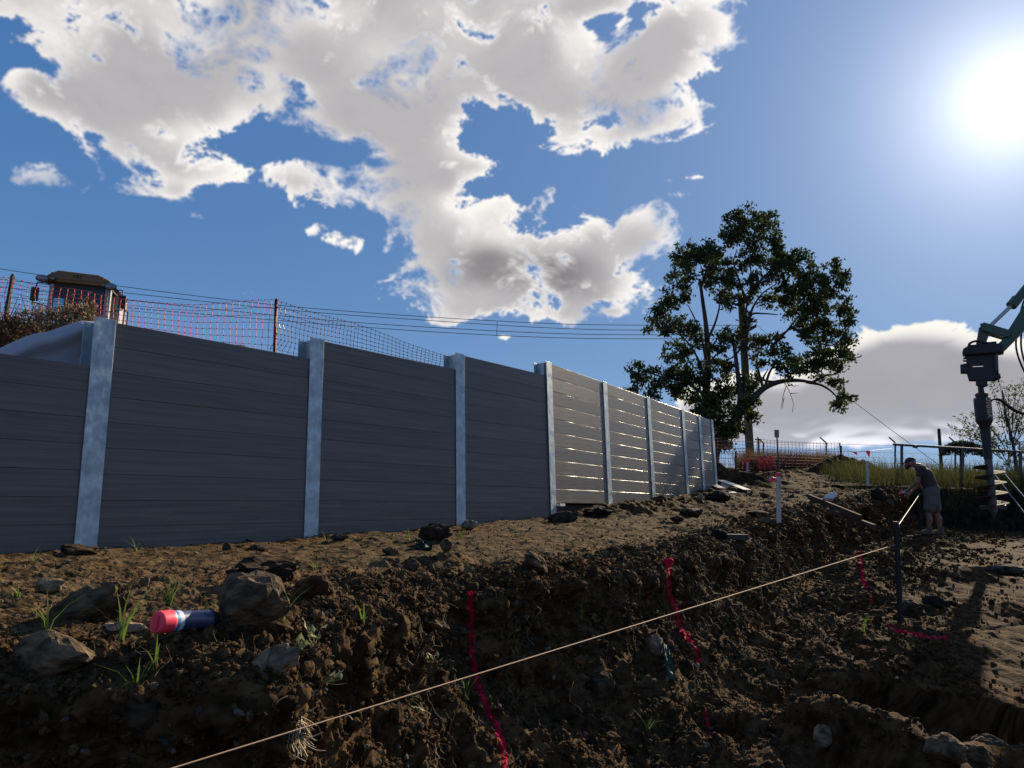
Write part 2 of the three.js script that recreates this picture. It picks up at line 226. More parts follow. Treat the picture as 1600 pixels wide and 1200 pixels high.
    if (g2 * 19 > 0.55 && ((hash(Math.round(x * 19), Math.round(y * 19), Math.round(z * 19)) & 7) === 0)) { r *= 1.5; gg *= 1.5; b *= 1.5; }
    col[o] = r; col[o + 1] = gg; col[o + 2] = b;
  }
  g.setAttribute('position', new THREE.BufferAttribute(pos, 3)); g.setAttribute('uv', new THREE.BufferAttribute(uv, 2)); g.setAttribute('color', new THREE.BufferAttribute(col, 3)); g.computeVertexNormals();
  if (VN.flip < 0) { for (let i = 0; i < idx.length; i += 3) { const t = idx[i]; idx[i] = idx[i + 1]; idx[i + 1] = t; } g.computeVertexNormals(); }
  VN.normal = g.attributes.normal.array; VN.idx = idx; VN.uv = uv; VN.col = col;
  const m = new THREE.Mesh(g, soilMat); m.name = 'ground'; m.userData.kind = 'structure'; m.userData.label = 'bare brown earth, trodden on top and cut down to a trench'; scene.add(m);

  // which vertex a pixel shows: nearest in bins of four pixels
  const BW = 400, BH = 300; VN.bin = new Int32Array(BW * BH).fill(-1); VN.pix = new Float32Array(nu * nt * 2); const depth = new Float32Array(BW * BH).fill(1e9);
  for (let o = 0; o < nu * nt; o++) {
    const [px, py, d] = toPix(pos[o * 3], pos[o * 3 + 1], -pos[o * 3 + 2]); VN.pix[o * 2] = d > 0.3 ? px : -999; VN.pix[o * 2 + 1] = py;
    const bx = px >> 2, by = py >> 2; if (d < 0.3 || bx < 0 || by < 0 || bx >= BW || by >= BH) continue;
    if (d < depth[by * BW + bx]) { depth[by * BW + bx] = d; VN.bin[by * BW + bx] = o; }
  }
  VN.depth = depth; VN.BW = BW; VN.BH = BH;
}
function hit(px, py) {                                                   // {p, n}: the earth that stands at a pixel
  for (let r = 0; r < 12; r++) for (let a = -r; a <= r; a++) for (let b = -r; b <= r; b++) {
    if (Math.max(Math.abs(a), Math.abs(b)) !== r) continue;
    const x = (px >> 2) + a, y = (py >> 2) + b; if (x < 0 || y < 0 || x >= VN.BW || y >= VN.BH) continue;
    const o = VN.bin[y * VN.BW + x]; if (o >= 0) return { p: new THREE.Vector3().fromArray(VN.pos, o * 3), n: new THREE.Vector3().fromArray(VN.normal, o * 3), o };
  }
  return { p: at(px, py, 5), n: new THREE.Vector3(0, 1, 0), o: 0 };
}

// ---------- land beyond: one sheet to the horizon, raised behind the cut ----------
function sheet(name, xs, zs, height, color, mat, label) {
  const nx = xs.length, nz = zs.length, p = new Float32Array(nx * nz * 3), c = new Float32Array(nx * nz * 3), uv = new Float32Array(nx * nz * 2), idx = [];
  for (let j = 0; j < nz; j++) for (let i = 0; i < nx; i++) { const o = j * nx + i, x = xs[i], z = zs[j]; p[o * 3] = x; p[o * 3 + 1] = height(x, z); p[o * 3 + 2] = -z; c.set(color(x, z), o * 3); uv[o * 2] = x; uv[o * 2 + 1] = z; }
  for (let j = 0; j < nz - 1; j++) for (let i = 0; i < nx - 1; i++) { const a = j * nx + i, b = a + 1, d = a + nx, e = d + 1; idx.push(a, b, d, b, e, d); }
  const g = new THREE.BufferGeometry(); g.setAttribute('position', new THREE.BufferAttribute(p, 3)); g.setAttribute('color', new THREE.BufferAttribute(c, 3)); g.setAttribute('uv', new THREE.BufferAttribute(uv, 2)); g.setIndex(idx); g.computeVertexNormals();
  const m = new THREE.Mesh(g, mat || soilMat); m.name = name; m.userData.kind = 'structure'; if (label) m.userData.label = label; scene.add(m); return m;
}
const steps = (a, b, s, grow = 1) => { const r = [a]; while (r[r.length - 1] < b) { r.push(r[r.length - 1] + s); s *= grow; } return r; };
const soilColor = (x, z) => { const t = 0.8 + 0.5 * fbm(x * 0.7, 1, z * 0.7, 3) + 0.25 * N(x * 5, 3, z * 5); return [0.085 * t, 0.050 * t, 0.024 * t]; };
{
  // the upper ground past the near sheet; a gap in its middle lies deep under the near sheet and the trench
  const hump = (x, z) => { let h = 0; for (const [a, b, r, s, k] of [[5.5, 18.4, 0.6, 0.4, 0.26], [6.4, 18.6, 0.6, 0.4, 0.16], [4.7, 19.0, 1.0, 0.7, 0.42], [10.3, 22.0, 0.8, 0.6, 0.42], [9.5, 21.8, 0.6, 0.5, 0.18]]) { const d = ((x - a) / r) ** 2 + ((z - b) / s) ** 2; h += k * Math.exp(-d * 0.8); } return h * (1 + 0.5 * fbm(x * 2.2, 3, z * 2.2, 3)) + Math.min(h, 0.3) * 0.5 * grains(x * 5, h * 4, z * 5, 0.6); };
  const step = (x, z) => -0.22 * sst(17.9, 17.5, z + 0.3 * N(x * 1.2, 2, 1)) * sst(4.5, 6, x);
  const inTrench = (x, z) => z < (x > 7.6 ? 17.95 + 0.12 * (x - 8) : 17.4) && x > 0.5 * z - 6 ? 1 : 0;
  const H = (x, z) => (inTrench(x, z) ? -1.2 : yUp(Math.min(x, 10), z) + hump(x, z) + step(x, z) + (0.07 * fbm(x * 1.1, 4, z * 1.1, 3) + 0.1 * Math.max(0, grains(x * 3.2, 1, z * 3.2, 0.5)) * sst(0, 1, fbm(x * 0.6, 2, z * 0.6, 2) + 0.5)) * sst(60, 24, z)) - (z < 17.6 && x < 9 ? 0.12 : 0);
  sheet('land', [...steps(-300, -10, 60, 0.86), ...steps(-8, 22, 0.09), ...steps(26, 320, 5, 1.25)], [...steps(-60, 14, 4), ...steps(16.6, 27, 0.075), ...steps(27.4, 420, 0.6, 1.13)], H,
    (x, z) => { const c = soilColor(x, z), g = sst(26, 34, z); return [mix(c[0], 0.12, g), mix(c[1], 0.115, g), mix(c[2], 0.05, g)]; }, null, 'rough earth and grass running back to the horizon');
  // earth behind the wall, level with the top of its planks
  const back = (x, z) => 2.55 + 0.05 * (z - 6) + 0.12 * fbm(x, 3, z, 3) + 0.05 * grains(x * 5, 2, z * 5, 0.5);
  const d = [0.6288, 0.7776], n = [0.7776, -0.6288], p0 = [-3.133 - d[0] * 5, 5.48 - d[1] * 5];
  const bend = 5 + 5.99, d2 = [0.5278, 0.8494];
  const pts = (s, o) => { const a = Math.min(s, bend), b = Math.max(0, s - bend), k = sst(bend - 1.5, bend + 1.5, s), nx = mix(n[0], 0.8494, k), nz = mix(n[1], -0.5278, k); return [p0[0] + d[0] * a + d2[0] * b - nx * o, p0[1] + d[1] * a + d2[1] * b - nz * o]; };
  const ns = 150, no = 70, pos = new Float32Array((ns + 1) * (no + 1) * 3), col = new Float32Array(pos.length), uv = new Float32Array((ns + 1) * (no + 1) * 2), idx = [];
  const heap = (x, z) => { let h = 0; for (const [a, b, r, k] of [[-5.35, 7.6, 1.0, 0.60], [-6.4, 7.2, 1.1, 0.62], [-7.6, 7.0, 1.4, 0.6], [-4.55, 8.1, 0.75, 0.52], [-3.55, 8.7, 0.65, 0.62], [-2.9, 9.0, 0.5, 0.42]]) h = Math.max(h, k * Math.exp(-(((x - a) / r) ** 2 + ((z - b) / (r * 0.7)) ** 2))); return h; };
  for (let i = 0; i <= ns; i++) for (let j = 0; j <= no; j++) { const s = i / ns * 22, o = 0.32 + (j / no) ** 1.6 * 13, [x, z] = pts(s, o), k = i * (no + 1) + j, low = s < 5.2 ? 0.42 * sst(5.6, 4.6, s) * sst(2.0, 0.3, o) : 0; pos[k * 3] = x; pos[k * 3 + 1] = mix(back(x, z), 1.5 + 0.06 * (z - 14), sst(13, 20, s)) + heap(x, z) - low - (j === 0 ? 1.4 : 0); pos[k * 3 + 2] = -z; const c = soilColor(x, z), h = sst(0.1, 0.7, heap(x, z)); col.set([c[0] * mix(1.3, 2.2, h), c[1] * mix(0.95, 0.8, h), c[2] * mix(0.8, 0.6, h)], k * 3); uv[k * 2] = s; uv[k * 2 + 1] = o; if (i < ns && j < no) { const a = k, b = k + 1, c2 = k + no + 1, e = c2 + 1; idx.push(a, c2, b, b, c2, e); } }
  const g = new THREE.BufferGeometry(); g.setAttribute('position', new THREE.BufferAttribute(pos, 3)); g.setAttribute('color', new THREE.BufferAttribute(col, 3)); g.setAttribute('uv', new THREE.BufferAttribute(uv, 2)); g.setIndex(idx); g.computeVertexNormals();
  if (g.attributes.normal.array[(60 * (no + 1) + 40) * 3 + 1] < 0) { for (let i = 0; i < idx.length; i += 3) { const t = idx[i]; idx[i] = idx[i + 1]; idx[i + 1] = t; } g.setIndex(idx); g.computeVertexNormals(); }
  const m = new THREE.Mesh(g, soilMat); m.name = 'backfill_ground'; m.userData.kind = 'structure'; m.userData.label = 'reddish earth heaped and levelled behind the wall'; scene.add(m);

  // the end of the cut: a dark bank facing down the trench
  const nx = 260, ny = 44, p2 = new Float32Array((nx + 1) * (ny + 1) * 3), c3 = new Float32Array(p2.length), uv2 = new Float32Array((nx + 1) * (ny + 1) * 2), id2 = [];
  for (let i = 0; i <= nx; i++) for (let j = 0; j <= ny; j++) {
    const x = 8.0 + 22 * i / nx, t = j / ny, zf = 17.2 + 0.12 * (x - 8) + 0.25 * t + 0.25 * N(x * 0.7, 2, 1), top = yUp(10, 17.6) + 0.02 + 0.06 * N(x * 0.9, 4, 4), bot = 0.86, y = t < 0.9 ? mix(bot, top, t / 0.9) : top, z2 = t < 0.9 ? zf : zf + (t - 0.9) * 8, h = 0.10 * fbm(x * 1.6, y * 1.6, z2 * 1.6, 3) + 0.04 * grains(x * 6, y * 6, z2 * 6, 0.5), k = i * (ny + 1) + j;
    p2[k * 3] = x; p2[k * 3 + 1] = y + (t >= 0.9 ? h * 0.6 : 0); p2[k * 3 + 2] = -(z2 - (t < 0.9 ? h : 0)); const s = 0.8 + 0.5 * N(x * 2, y * 3, 7); c3.set([0.045 * s, 0.036 * s, 0.028 * s], k * 3); uv2[k * 2] = x; uv2[k * 2 + 1] = y;
    if (i < nx && j < ny) { const a = k, b = k + 1, c = k + ny + 1, e = c + 1; id2.push(a, c, b, b, c, e); }
  }
  const g2 = new THREE.BufferGeometry(); g2.setAttribute('position', new THREE.BufferAttribute(p2, 3)); g2.setAttribute('color', new THREE.BufferAttribute(c3, 3)); g2.setAttribute('uv', new THREE.BufferAttribute(uv2, 2)); g2.setIndex(id2); g2.computeVertexNormals();
  const m2 = new THREE.Mesh(g2, soilMat); m2.name = 'earth_bank'; m2.userData.kind = 'structure'; m2.userData.label = 'dark earth bank closing the far end of the trench'; scene.add(m2);
}

// ---------- loose clods and stones lying on the earth ----------
function rockGeo(s, detail, rough = 0.3, flat = [1, 1, 1], cuts = 5) {       // an angular stone: a ball, noisy, cut by planes
  const g = new THREE.IcosahedronGeometry(1, detail), p = g.attributes.position, v = new THREE.Vector3(), pl = [];
  let q = s * 7919; const r = () => { q = (Math.imul(q, 1664525) + 1013904223) | 0; return (q >>> 0) / 4294967296; };
  for (let i = 0; i < cuts; i++) pl.push([new THREE.Vector3(r() - 0.5, r() - 0.5, r() - 0.5).normalize(), 0.5 + 0.35 * r()]);
  for (let i = 0; i < p.count; i++) {
    v.fromBufferAttribute(p, i).normalize(); let k = 1 + rough * fbm(v.x * 1.5 + s, v.y * 1.5, v.z * 1.5 - s, 3) + rough * 0.25 * N(v.x * 7, v.y * 7 + s, v.z * 7);
    for (const [n, d] of pl) { const c = v.dot(n); if (c > 0.01 && k * c > d) k = d / c * 0.75 + k * 0.25 * 1; }
    v.multiplyScalar(k); p.setXYZ(i, v.x * flat[0], v.y * flat[1], v.z * flat[2]);
  }
  g.computeVertexNormals(); return g;
}
const stoneBump = noiseTex(256, (x, y) => { const v = clamp(0.5 + 0.4 * tile(x, y, 5, 23, 7)) * 255; return [v, v, v]; });
const stoneMap = noiseTex(256, (x, y) => { const g = clamp(0.82 + 0.35 * tile(x, y, 5, 31, 5), 0.4, 1) * 240; return [g, g * 0.985, g * 0.96]; }, true);
const stoneMat = (r, g, b) => new THREE.MeshPhysicalMaterial({ specularIntensity: 0.3, color: lin(r * 0.95, g * 0.86, b * 0.74), map: stoneMap, bumpMap: stoneBump, bumpScale: 0.012, roughness: 0.93 });
// pink lines sprayed on the cut, as drawn over the earth
const PAINT = [[7, [[735, 926], [737, 960], [735, 985], [738, 1030], [748, 1075], [765, 1115], [780, 1145], [787, 1170], [790, 1215]]], [5, [[1043, 880], [1047, 930], [1055, 950], [1065, 985], [1085, 1010], [1092, 1036]]], [3.5, [[1103, 1112], [1110, 1152]]], [3.6, [[1345, 870], [1348, 905], [1358, 925], [1362, 942]]], [3.2, [[1388, 978], [1400, 985], [1430, 992], [1475, 998]]]];
const nearLine = (x, y, L) => { let best = 1e9; for (let i = 1; i < L.length; i++) { const [x0, y0] = L[i - 1], [x1, y1] = L[i], dx = x1 - x0, dy = y1 - y0, t = clamp(((x - x0) * dx + (y - y0) * dy) / (dx * dx + dy * dy)); best = Math.min(best, Math.hypot(x - x0 - dx * t, y - y0 - dy * t)); } return best; };
const painted = (x, y) => PAINT.some(([w, L]) => x > L[0][0] - 40 && x < L[L.length - 1][0] + 40 && nearLine(x, y, L) < w * 0.6);
{
  const cells = [], col = new THREE.Color(), q = new THREE.Quaternion(), e = new THREE.Euler(), M = new THREE.Matrix4(), s = new THREE.Vector3(), p = new THREE.Vector3();
  const make = (name, label, geos, count, size, paint) => geos.forEach((g, gi) => {
    const im = new THREE.InstancedMesh(g, new THREE.MeshPhysicalMaterial({ specularIntensity: 0.15, color: 0xffffff, roughness: 0.96, map: stoneMap, bumpMap: stoneBump, bumpScale: 0.004 }), count); let n = 0, guard = 0;
    while (n < count && guard++ < count * 8) {
      const o = (rnd() * VN.nu * VN.nt) | 0, z = -VN.pos[o * 3 + 2], zone = VN.zone[o % VN.nt][1]; if (VN.pix[o * 2] < -60 || VN.pix[o * 2] > 1660 || VN.pix[o * 2 + 1] > 1260) continue;
      const k = size(zone, VN.zone[o % VN.nt][0], VN.pos[o * 3], z); if (k <= 0) continue;
      p.fromArray(VN.pos, o * 3); p.x += VN.normal[o * 3] * k * 0.3; p.y += VN.normal[o * 3 + 1] * k * 0.3; p.z += VN.normal[o * 3 + 2] * k * 0.3;
      e.set(rr(0, 6.3), rr(0, 6.3), rr(0, 6.3)); q.setFromEuler(e); s.set(k * rr(0.7, 1.3), k * rr(0.6, 1.1), k * rr(0.7, 1.3)); M.compose(p, q, s); im.setMatrixAt(n, M); im.setColorAt(n, paint(col, o)); n++;
    }
    im.count = n; im.name = name; im.userData.kind = 'stuff'; im.userData.label = label; scene.add(im);
  });
  const clods = [1, 2, 3].map((k) => rockGeo(k, 1, 0.45, [1, 0.8, 1], 2));
  make('soil_crumbs', 'crumbs and clods of brown soil strewn over the ground', clods, 24000,
    (zone, q, x, z) => { const c = N(x * 1.5, 3, z * 1.5); if (zone === 0 && q < -0.9 && rnd() > 0.35) return 0; if (zone === 2 && rnd() > 0.28) return 0; if (zone === 4 && q > 2 && rnd() > 0.45) return 0; if (zone === 4 && c < -0.1) return 0; const d = Math.hypot(x, z); return (zone === 0 && q < -0.6 ? 0.4 : 1) * (0.0035 + 0.014 * rnd() ** 4 + 0.03 * (rnd() > 0.985 ? rnd() : 0)) * (0.75 + d * 0.09); },
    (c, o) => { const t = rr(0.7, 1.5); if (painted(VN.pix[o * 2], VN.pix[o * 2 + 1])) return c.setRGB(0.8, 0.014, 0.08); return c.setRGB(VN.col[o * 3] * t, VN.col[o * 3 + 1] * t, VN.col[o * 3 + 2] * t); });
  const peb = [7, 8].map((k) => rockGeo(k, 1, 0.25, [1, 0.7, 0.9], 4));
  make('gravel', 'small grey and buff pebbles scattered in the soil', peb, 2600,
    (zone, q, x, z) => (0.005 + 0.014 * rnd() ** 3) * (0.8 + Math.hypot(x, z) * 0.08) * (zone === 0 ? 0.8 : 1),
    (c) => { const t = rr(0.08, 0.24); return c.setRGB(t, t * rr(0.78, 0.88), t * rr(0.55, 0.7)); });
  // roots hanging down the face
  { const list = new THREE.InstancedMesh(new THREE.CylinderGeometry(0.0024, 0.0010, 1, 4, 6), new THREE.MeshPhysicalMaterial({ specularIntensity: 0.2, color: 0xffffff, roughness: 0.95 }), 420); const a = list.geometry.attributes.position; for (let i = 0; i < a.count; i++) { const y = a.getY(i); a.setX(i, a.getX(i) + 0.045 * Math.sin(y * 5.1) + 0.02 * Math.sin(y * 13)); a.setZ(i, a.getZ(i) + 0.03 * Math.cos(y * 7)); } list.geometry.computeVertexNormals(); let n = 0, guard = 0; const dn = new THREE.Vector3(), nn = new THREE.Vector3(), up = new THREE.Vector3(0, 1, 0);
    while (n < 420 && guard++ < 60000) { const o = (rnd() * VN.nu * VN.nt) | 0, t = VN.zone[o % VN.nt]; if (t[1] !== 2 || t[0] > 0.75) continue; const u = VN.uv[o * 2]; if (u < 0 || u > 13 || N(u * 1.3, 7, 2) < (u > 4 ? -0.25 : 0.05)) continue; nn.fromArray(VN.normal, o * 3); dn.set(0, -1, 0).addScaledVector(nn, nn.y).normalize(); dn.x += rr(-0.25, 0.25); dn.z += rr(-0.25, 0.25); dn.normalize(); const l = (0.06 + 0.28 * rnd() ** 2) * (0.7 + 0.05 * u), w = rr(0.5, 1.4) * (0.7 + u * 0.09); p.fromArray(VN.pos, o * 3).addScaledVector(nn, 0.016).addScaledVector(dn, l * 0.4); q.setFromUnitVectors(up, dn.clone().negate()); s.set(w, l, w); M.compose(p, q, s); list.setMatrixAt(n, M); const c = rr(0.06, 0.24); list.setColorAt(n, col.setRGB(c, c * 0.8, c * 0.52)); n++; }
    list.count = n; list.name = 'hanging_roots'; list.userData.kind = 'stuff'; list.userData.label = 'thin dry roots hanging down the cut face'; scene.add(list); }
  // straws, rootlets and dry stalks
  const straw = new THREE.CylinderGeometry(0.011, 0.016, 1, 3, 3); { const a = straw.attributes.position; for (let i = 0; i < a.count; i++) { const y = a.getY(i); a.setX(i, a.getX(i) + 0.16 * y * y); a.setZ(i, a.getZ(i) + 0.06 * Math.sin(y * 5)); } straw.computeVertexNormals(); }
  make('dry_straw', 'dry straws and rootlets caught in the soil', [straw], 3600, (zone, q, x, z) => { if (zone === 4) return rnd() > 0.5 ? 0.05 : 0; return zone === 0 && q < -1.2 ? 0.03 : 0.02 + 0.11 * rnd() ** 2; },
    (c) => { const t = rr(0.08, 0.28); return c.setRGB(t, t * 0.82, t * 0.55); });
}

// ---------- helpers for things with parts ----------
const taken = {};
function nameOf(n) { const k = taken[n] = (taken[n] ?? -1) + 1; return k ? n + '_' + String(k).padStart(3, '0') : n; }
function tag(o, label, category, group) { o.userData.label = label; o.userData.category = category; if (group) o.userData.group = group; return o; }
function thing(name, label, category, p, group) { const o = new THREE.Group(); o.name = nameOf(name); o.position.copy(p); scene.add(o); return tag(o, label, category, group); }
function worldOf(o) { const v = new THREE.Vector3(); for (let q = o; q && q !== scene; q = q.parent) v.add(q.position); return v; }
function part(parent, name, g, m, label) {                                  // g in world axes; parents are only moved, never turned
  const w = worldOf(parent); if (w.lengthSq()) g.translate(-w.x, -w.y, -w.z);
  const o = new THREE.Mesh(g, m); o.name = name; if (label) o.userData.label = label; parent.add(o); return o;
}
function solo(name, label, category, g, m, group) { g.computeBoundingBox(); const b = g.boundingBox, c = new THREE.Vector3((b.min.x + b.max.x) / 2, b.min.y, (b.min.z + b.max.z) / 2); g.translate(-c.x, -c.y, -c.z); const o = new THREE.Mesh(g, m); o.name = nameOf(name); o.position.copy(c); scene.add(o); return tag(o, label, category, group); }
const UPV = new THREE.Vector3(0, 1, 0);
function rod(a, b, r1, r2 = r1, seg = 8) { const d = b.clone().sub(a), l = d.length(), g = new THREE.CylinderGeometry(r2, r1, l, seg); g.applyQuaternion(new THREE.Quaternion().setFromUnitVectors(UPV, d.normalize())); g.translate((a.x + b.x) / 2, (a.y + b.y) / 2, (a.z + b.z) / 2); return g; }
function bar(a, b, w, t, side) { const d = b.clone().sub(a), l = d.length(); d.normalize(); const x = side.clone().addScaledVector(d, -side.dot(d)).normalize(), z = x.clone().cross(d), g = new RoundedBoxGeometry(w, l, t, 1, Math.min(w, t) * 0.12); g.applyMatrix4(new THREE.Matrix4().makeBasis(x, d, z)); g.translate((a.x + b.x) / 2, (a.y + b.y) / 2, (a.z + b.z) / 2); return g; }
function tube(pts, r, seg = 6, n = 24) { return new THREE.TubeGeometry(new THREE.CatmullRomCurve3(pts), n, r, seg); }
function frame(g, p, x, y, z) { return g.applyMatrix4(new THREE.Matrix4().makeBasis(x, y, z).setPosition(p)); }
function box(w, h, d, r = 0.01, s = 1) { return r ? new RoundedBoxGeometry(w, h, d, s, r) : new THREE.BoxGeometry(w, h, d); }
const plain = (r, g, b, rough = 0.8, metal = 0, more = {}) => new THREE.MeshStandardMaterial({ color: lin(r, g, b), roughness: rough, metalness: metal, ...more });
const merged = (list) => mergeGeometries(list.map((g) => { const q = g.index ? g.toNonIndexed() : g; for (const k of Object.keys(q.attributes)) if (!['position', 'normal', 'uv'].includes(k)) q.deleteAttribute(k); return q; }));

// ---------- the wall of grey sleepers between galvanised posts ----------
const LEAN = 0.06;
function section(X, Z, a) { const d = new THREE.Vector3(Math.sin(a), 0, -Math.cos(a)), n0 = new THREE.Vector3(Math.cos(a), 0, Math.sin(a)), up = UPV.clone().addScaledVector(n0, -LEAN).normalize(), n = d.clone().cross(up); return { d, up, n, o: V(X, 0.9, Z) }; }
{
  // planks: grey composite with streaks and scuffs along their length; the right run is dusty and scratched
  const plankTex = (o, dust) => { const c = document.createElement('canvas'); c.width = 512; c.height = 128; const x = c.getContext('2d'), im = x.createImageData(512, 128);
    for (let j = 0; j < 128; j++) for (let i = 0; i < 512; i++) { const u = i / 512, v = j / 128; let t = 0.80 + 0.09 * fbm(u * 2.2 + o, v * 9, o, 4) + 0.05 * N(u * 3 + o * 2, v * 40, 2); const k = dust * sst(-0.1, 0.6, fbm(u * 5 + o * 3, v * 3, o + 5, 4)); t = mix(t, 1.06, k * 0.35) + dust * 0.10 * N(u * 60, v * 60, o); const p = (j * 512 + i) * 4; im.data[p] = clamp(t * 0.99) * 255; im.data[p + 1] = clamp(t * 0.985) * 255; im.data[p + 2] = clamp(t * 0.985 - 0.03 * k) * 255; im.data[p + 3] = 255; }
    x.putImageData(im, 0, 0); let q = o * 977; const r = () => { q = (Math.imul(q + 12345, 1664525) + 1013904223) | 0; return (q >>> 0) / 4294967296; };
    if (dust) for (let i = 0; i < 26; i++) { x.strokeStyle = 'rgba(255,252,245,' + (0.1 + 0.35 * r() ** 2) + ')'; x.lineWidth = 0.6 + 1.6 * r(); x.beginPath(); const a = r() * 512, b = r() * 128; x.moveTo(a, b); x.quadraticCurveTo(a + (r() - 0.5) * 50, b + (r() - 0.5) * 30, a + (r() - 0.5) * 80, b + (r() - 0.5) * 36); x.stroke(); }
    const t = new THREE.CanvasTexture(c); t.colorSpace = THREE.SRGBColorSpace; t.wrapS = t.wrapT = THREE.RepeatWrapping; return t; };
  const streakBump = noiseTex(256, (x, y) => { const v = clamp(0.5 + 0.25 * N(Math.cos(x * 6.283) * 1.2, y * 26, Math.sin(x * 6.283) * 1.2) + 0.2 * N(Math.cos(x * 6.283) * 7, y * 9, Math.sin(x * 6.283) * 7)) * 255; return [v, v, v]; });
  const matsA = [1, 2, 3, 4].map((k) => new THREE.MeshPhysicalMaterial({ color: lin(0.215, 0.193, 0.172), map: plankTex(k, 0), bumpMap: streakBump, bumpScale: 0.0012, roughness: 0.34 + 0.04 * k, specularIntensity: 0.9 }));
  const matsB = [5, 6, 7, 8].map((k) => new THREE.MeshPhysicalMaterial({ color: lin(0.19, 0.178, 0.160), map: plankTex(k, 1), bumpMap: streakBump, bumpScale: 0.002, roughness: 0.36 + 0.03 * (k % 3), specularIntensity: 0.9 }));
  const plankGeo = (len, ch) => {                                              // 200 mm board, 70 mm thick, chamfered, with a tongue along its top
    const c = ch, s = new THREE.Shape(); s.moveTo(0, 0.0005 + c); s.lineTo(0, 0.1993 - c); s.lineTo(-c, 0.1993); s.lineTo(-0.070 + c, 0.1993); s.lineTo(-0.070, 0.1993 - c); s.lineTo(-0.070, 0.0005 + c); s.lineTo(-0.070 + c, 0.0005); s.lineTo(-c, 0.0005); s.closePath();
    const g = new THREE.ExtrudeGeometry(s, { depth: len, bevelEnabled: false }); const p = g.attributes.position, uv = g.attributes.uv;   // shape (o, h), extruded along d
    for (let i = 0; i < p.count; i++) { const o = p.getX(i), h = p.getY(i), t = p.getZ(i); p.setXYZ(i, t, h, o); uv.setXY(i, t / 2, (h - o) / 0.2); }
    const idx = p.count; for (let i = 0; i < idx; i += 3) for (const at of [p, uv]) { const n = at.itemSize; for (let c = 0; c < n; c++) { const q = at.array[(i + 1) * n + c]; at.array[(i + 1) * n + c] = at.array[(i + 2) * n + c]; at.array[(i + 2) * n + c] = q; } }
    g.deleteAttribute('normal'); g.computeVertexNormals(); return g;
  };
  const matsD = [1, 2, 3, 4].map((k) => { const m = matsA[k - 1].clone(); m.color.setRGB(0.205, 0.185, 0.165); m.map = plankTex(k + 20, 0.6); m.roughness = 0.6; return m; });
  const galvTex = noiseTex(256, (x, y) => { const a = tile(x, y, 4, 41, 6), b = tile(x, y, 3, 51, 20), g = clamp(0.88 + 0.055 * a + 0.04 * b, 0.3, 1) * 250; return [g * 0.97, g * 0.99, g]; }, true);
  const galvRough = noiseTex(256, (x, y) => { const v = clamp(0.55 + 0.3 * tile(x, y, 4, 61, 8)) * 255; return [v, v, v]; });
  const galv = new THREE.MeshStandardMaterial({ color: lin(0.60, 0.66, 0.68), map: galvTex, roughnessMap: galvRough, roughness: 0.85, metalness: 0.55, bumpMap: galvRough, bumpScale: 0.0006 });
  const wall = thing('retaining_wall', 'long grey sleeper wall with galvanised steel posts, stepping up along the trench', 'wall', V(-3.133, 0.9, 5.48));
  const T = [0, 1.994, 4.107, 5.99], X4 = -3.133 + Math.sin(0.68) * T[3], Z4 = 5.48 + Math.cos(0.68) * T[3];
  const A = section(-3.133, 5.48, 0.68), B = section(X4, Z4, 0.556), T4 = [0, 1.967, 3.959, 5.97, 7.13, 8.12];
  const tops = [0.862, 1.2385, 1.4523, 1.6516].map((h) => h + 0.7), topB = 1.845 + 0.7;
  let nth = 0;
  const place = (S, g, t, h, o, tilt = 0) => { const d = S.d.clone(), up = S.up.clone(); if (tilt) { d.addScaledVector(S.up, tilt).normalize(); up.copy(S.n).cross(d); } frame(g, S.o.clone().addScaledVector(S.d, t).addScaledVector(S.up, h).addScaledVector(S.n, o), d, up, S.n); return g; };
  const bay = (S, t0, t1, top, count, mats, tilt) => { for (let k = 1; k <= count; k++) part(wall, 'plank', place(S, plankGeo(t1 - t0 - 0.02, mats === matsA ? 0.0020 : 0.0045), t0 + 0.01, top - 0.2 * k + tilt * t0, mats === matsA ? rr(-0.0025, 0.0005) : 0, tilt), (mats === matsA && top - 0.2 * k < 0.42 ? matsD : mats)[(nth++ * 7 + k * 3) % 4]); };
  const post = (S, t, top, foot, label) => {
    const h = top - foot, list = [[0.160, 0.011, 0.0085], [0.009, 0.19, -0.092], [0.160, 0.011, -0.1925]].map(([w, d, o]) => { const g = box(w, h, d, 0.002); g.translate(0, foot + h / 2, o); const p = g.attributes.position, uv = g.attributes.uv; for (let i = 0; i < p.count; i++) uv.setXY(i, p.getX(i) * 2 + p.getZ(i) * 2 + t, p.getY(i) * 1.2); return g; });
    part(wall, 'post', place(S, merged(list), t, 0, 0), galv, label);
  };
  bay(A, -2.0, 0, tops[0], 9, matsA, 0); bay(A, T[0], T[1], tops[1], 11, matsA, 0.004); bay(A, T[1], T[2], tops[2], 11, matsA, 0); bay(A, T[2], T[3], tops[3], 11, matsA, 0);
  for (let i = 0; i < 5; i++) bay(B, T4[i], T4[i + 1], topB, 10, matsB, -0.005);
  post(A, 0, tops[1] + 0.015, -0.2); post(A, T[1], tops[2] + 0.012, -0.2); post(A, T[2], tops[3] + 0.012, -0.1);
  post(A, -2.0, tops[0] + 0.02, -0.2);
  for (let i = 0; i < 6; i++) post(B, T4[i] + (i ? 0 : 0.02), topB + 0.012 - 0.005 * T4[i], i ? 0.35 : -0.1, i ? undefined : 'corner post with mud on its foot');
  // a dark board under the first bay past the corner
  part(wall, 'footing_board', place(B, box(1.8, 0.15, 0.05, 0.004), 1.05, topB - 2.0 - 0.10, -0.12), plain(0.05, 0.042, 0.036, 0.95));
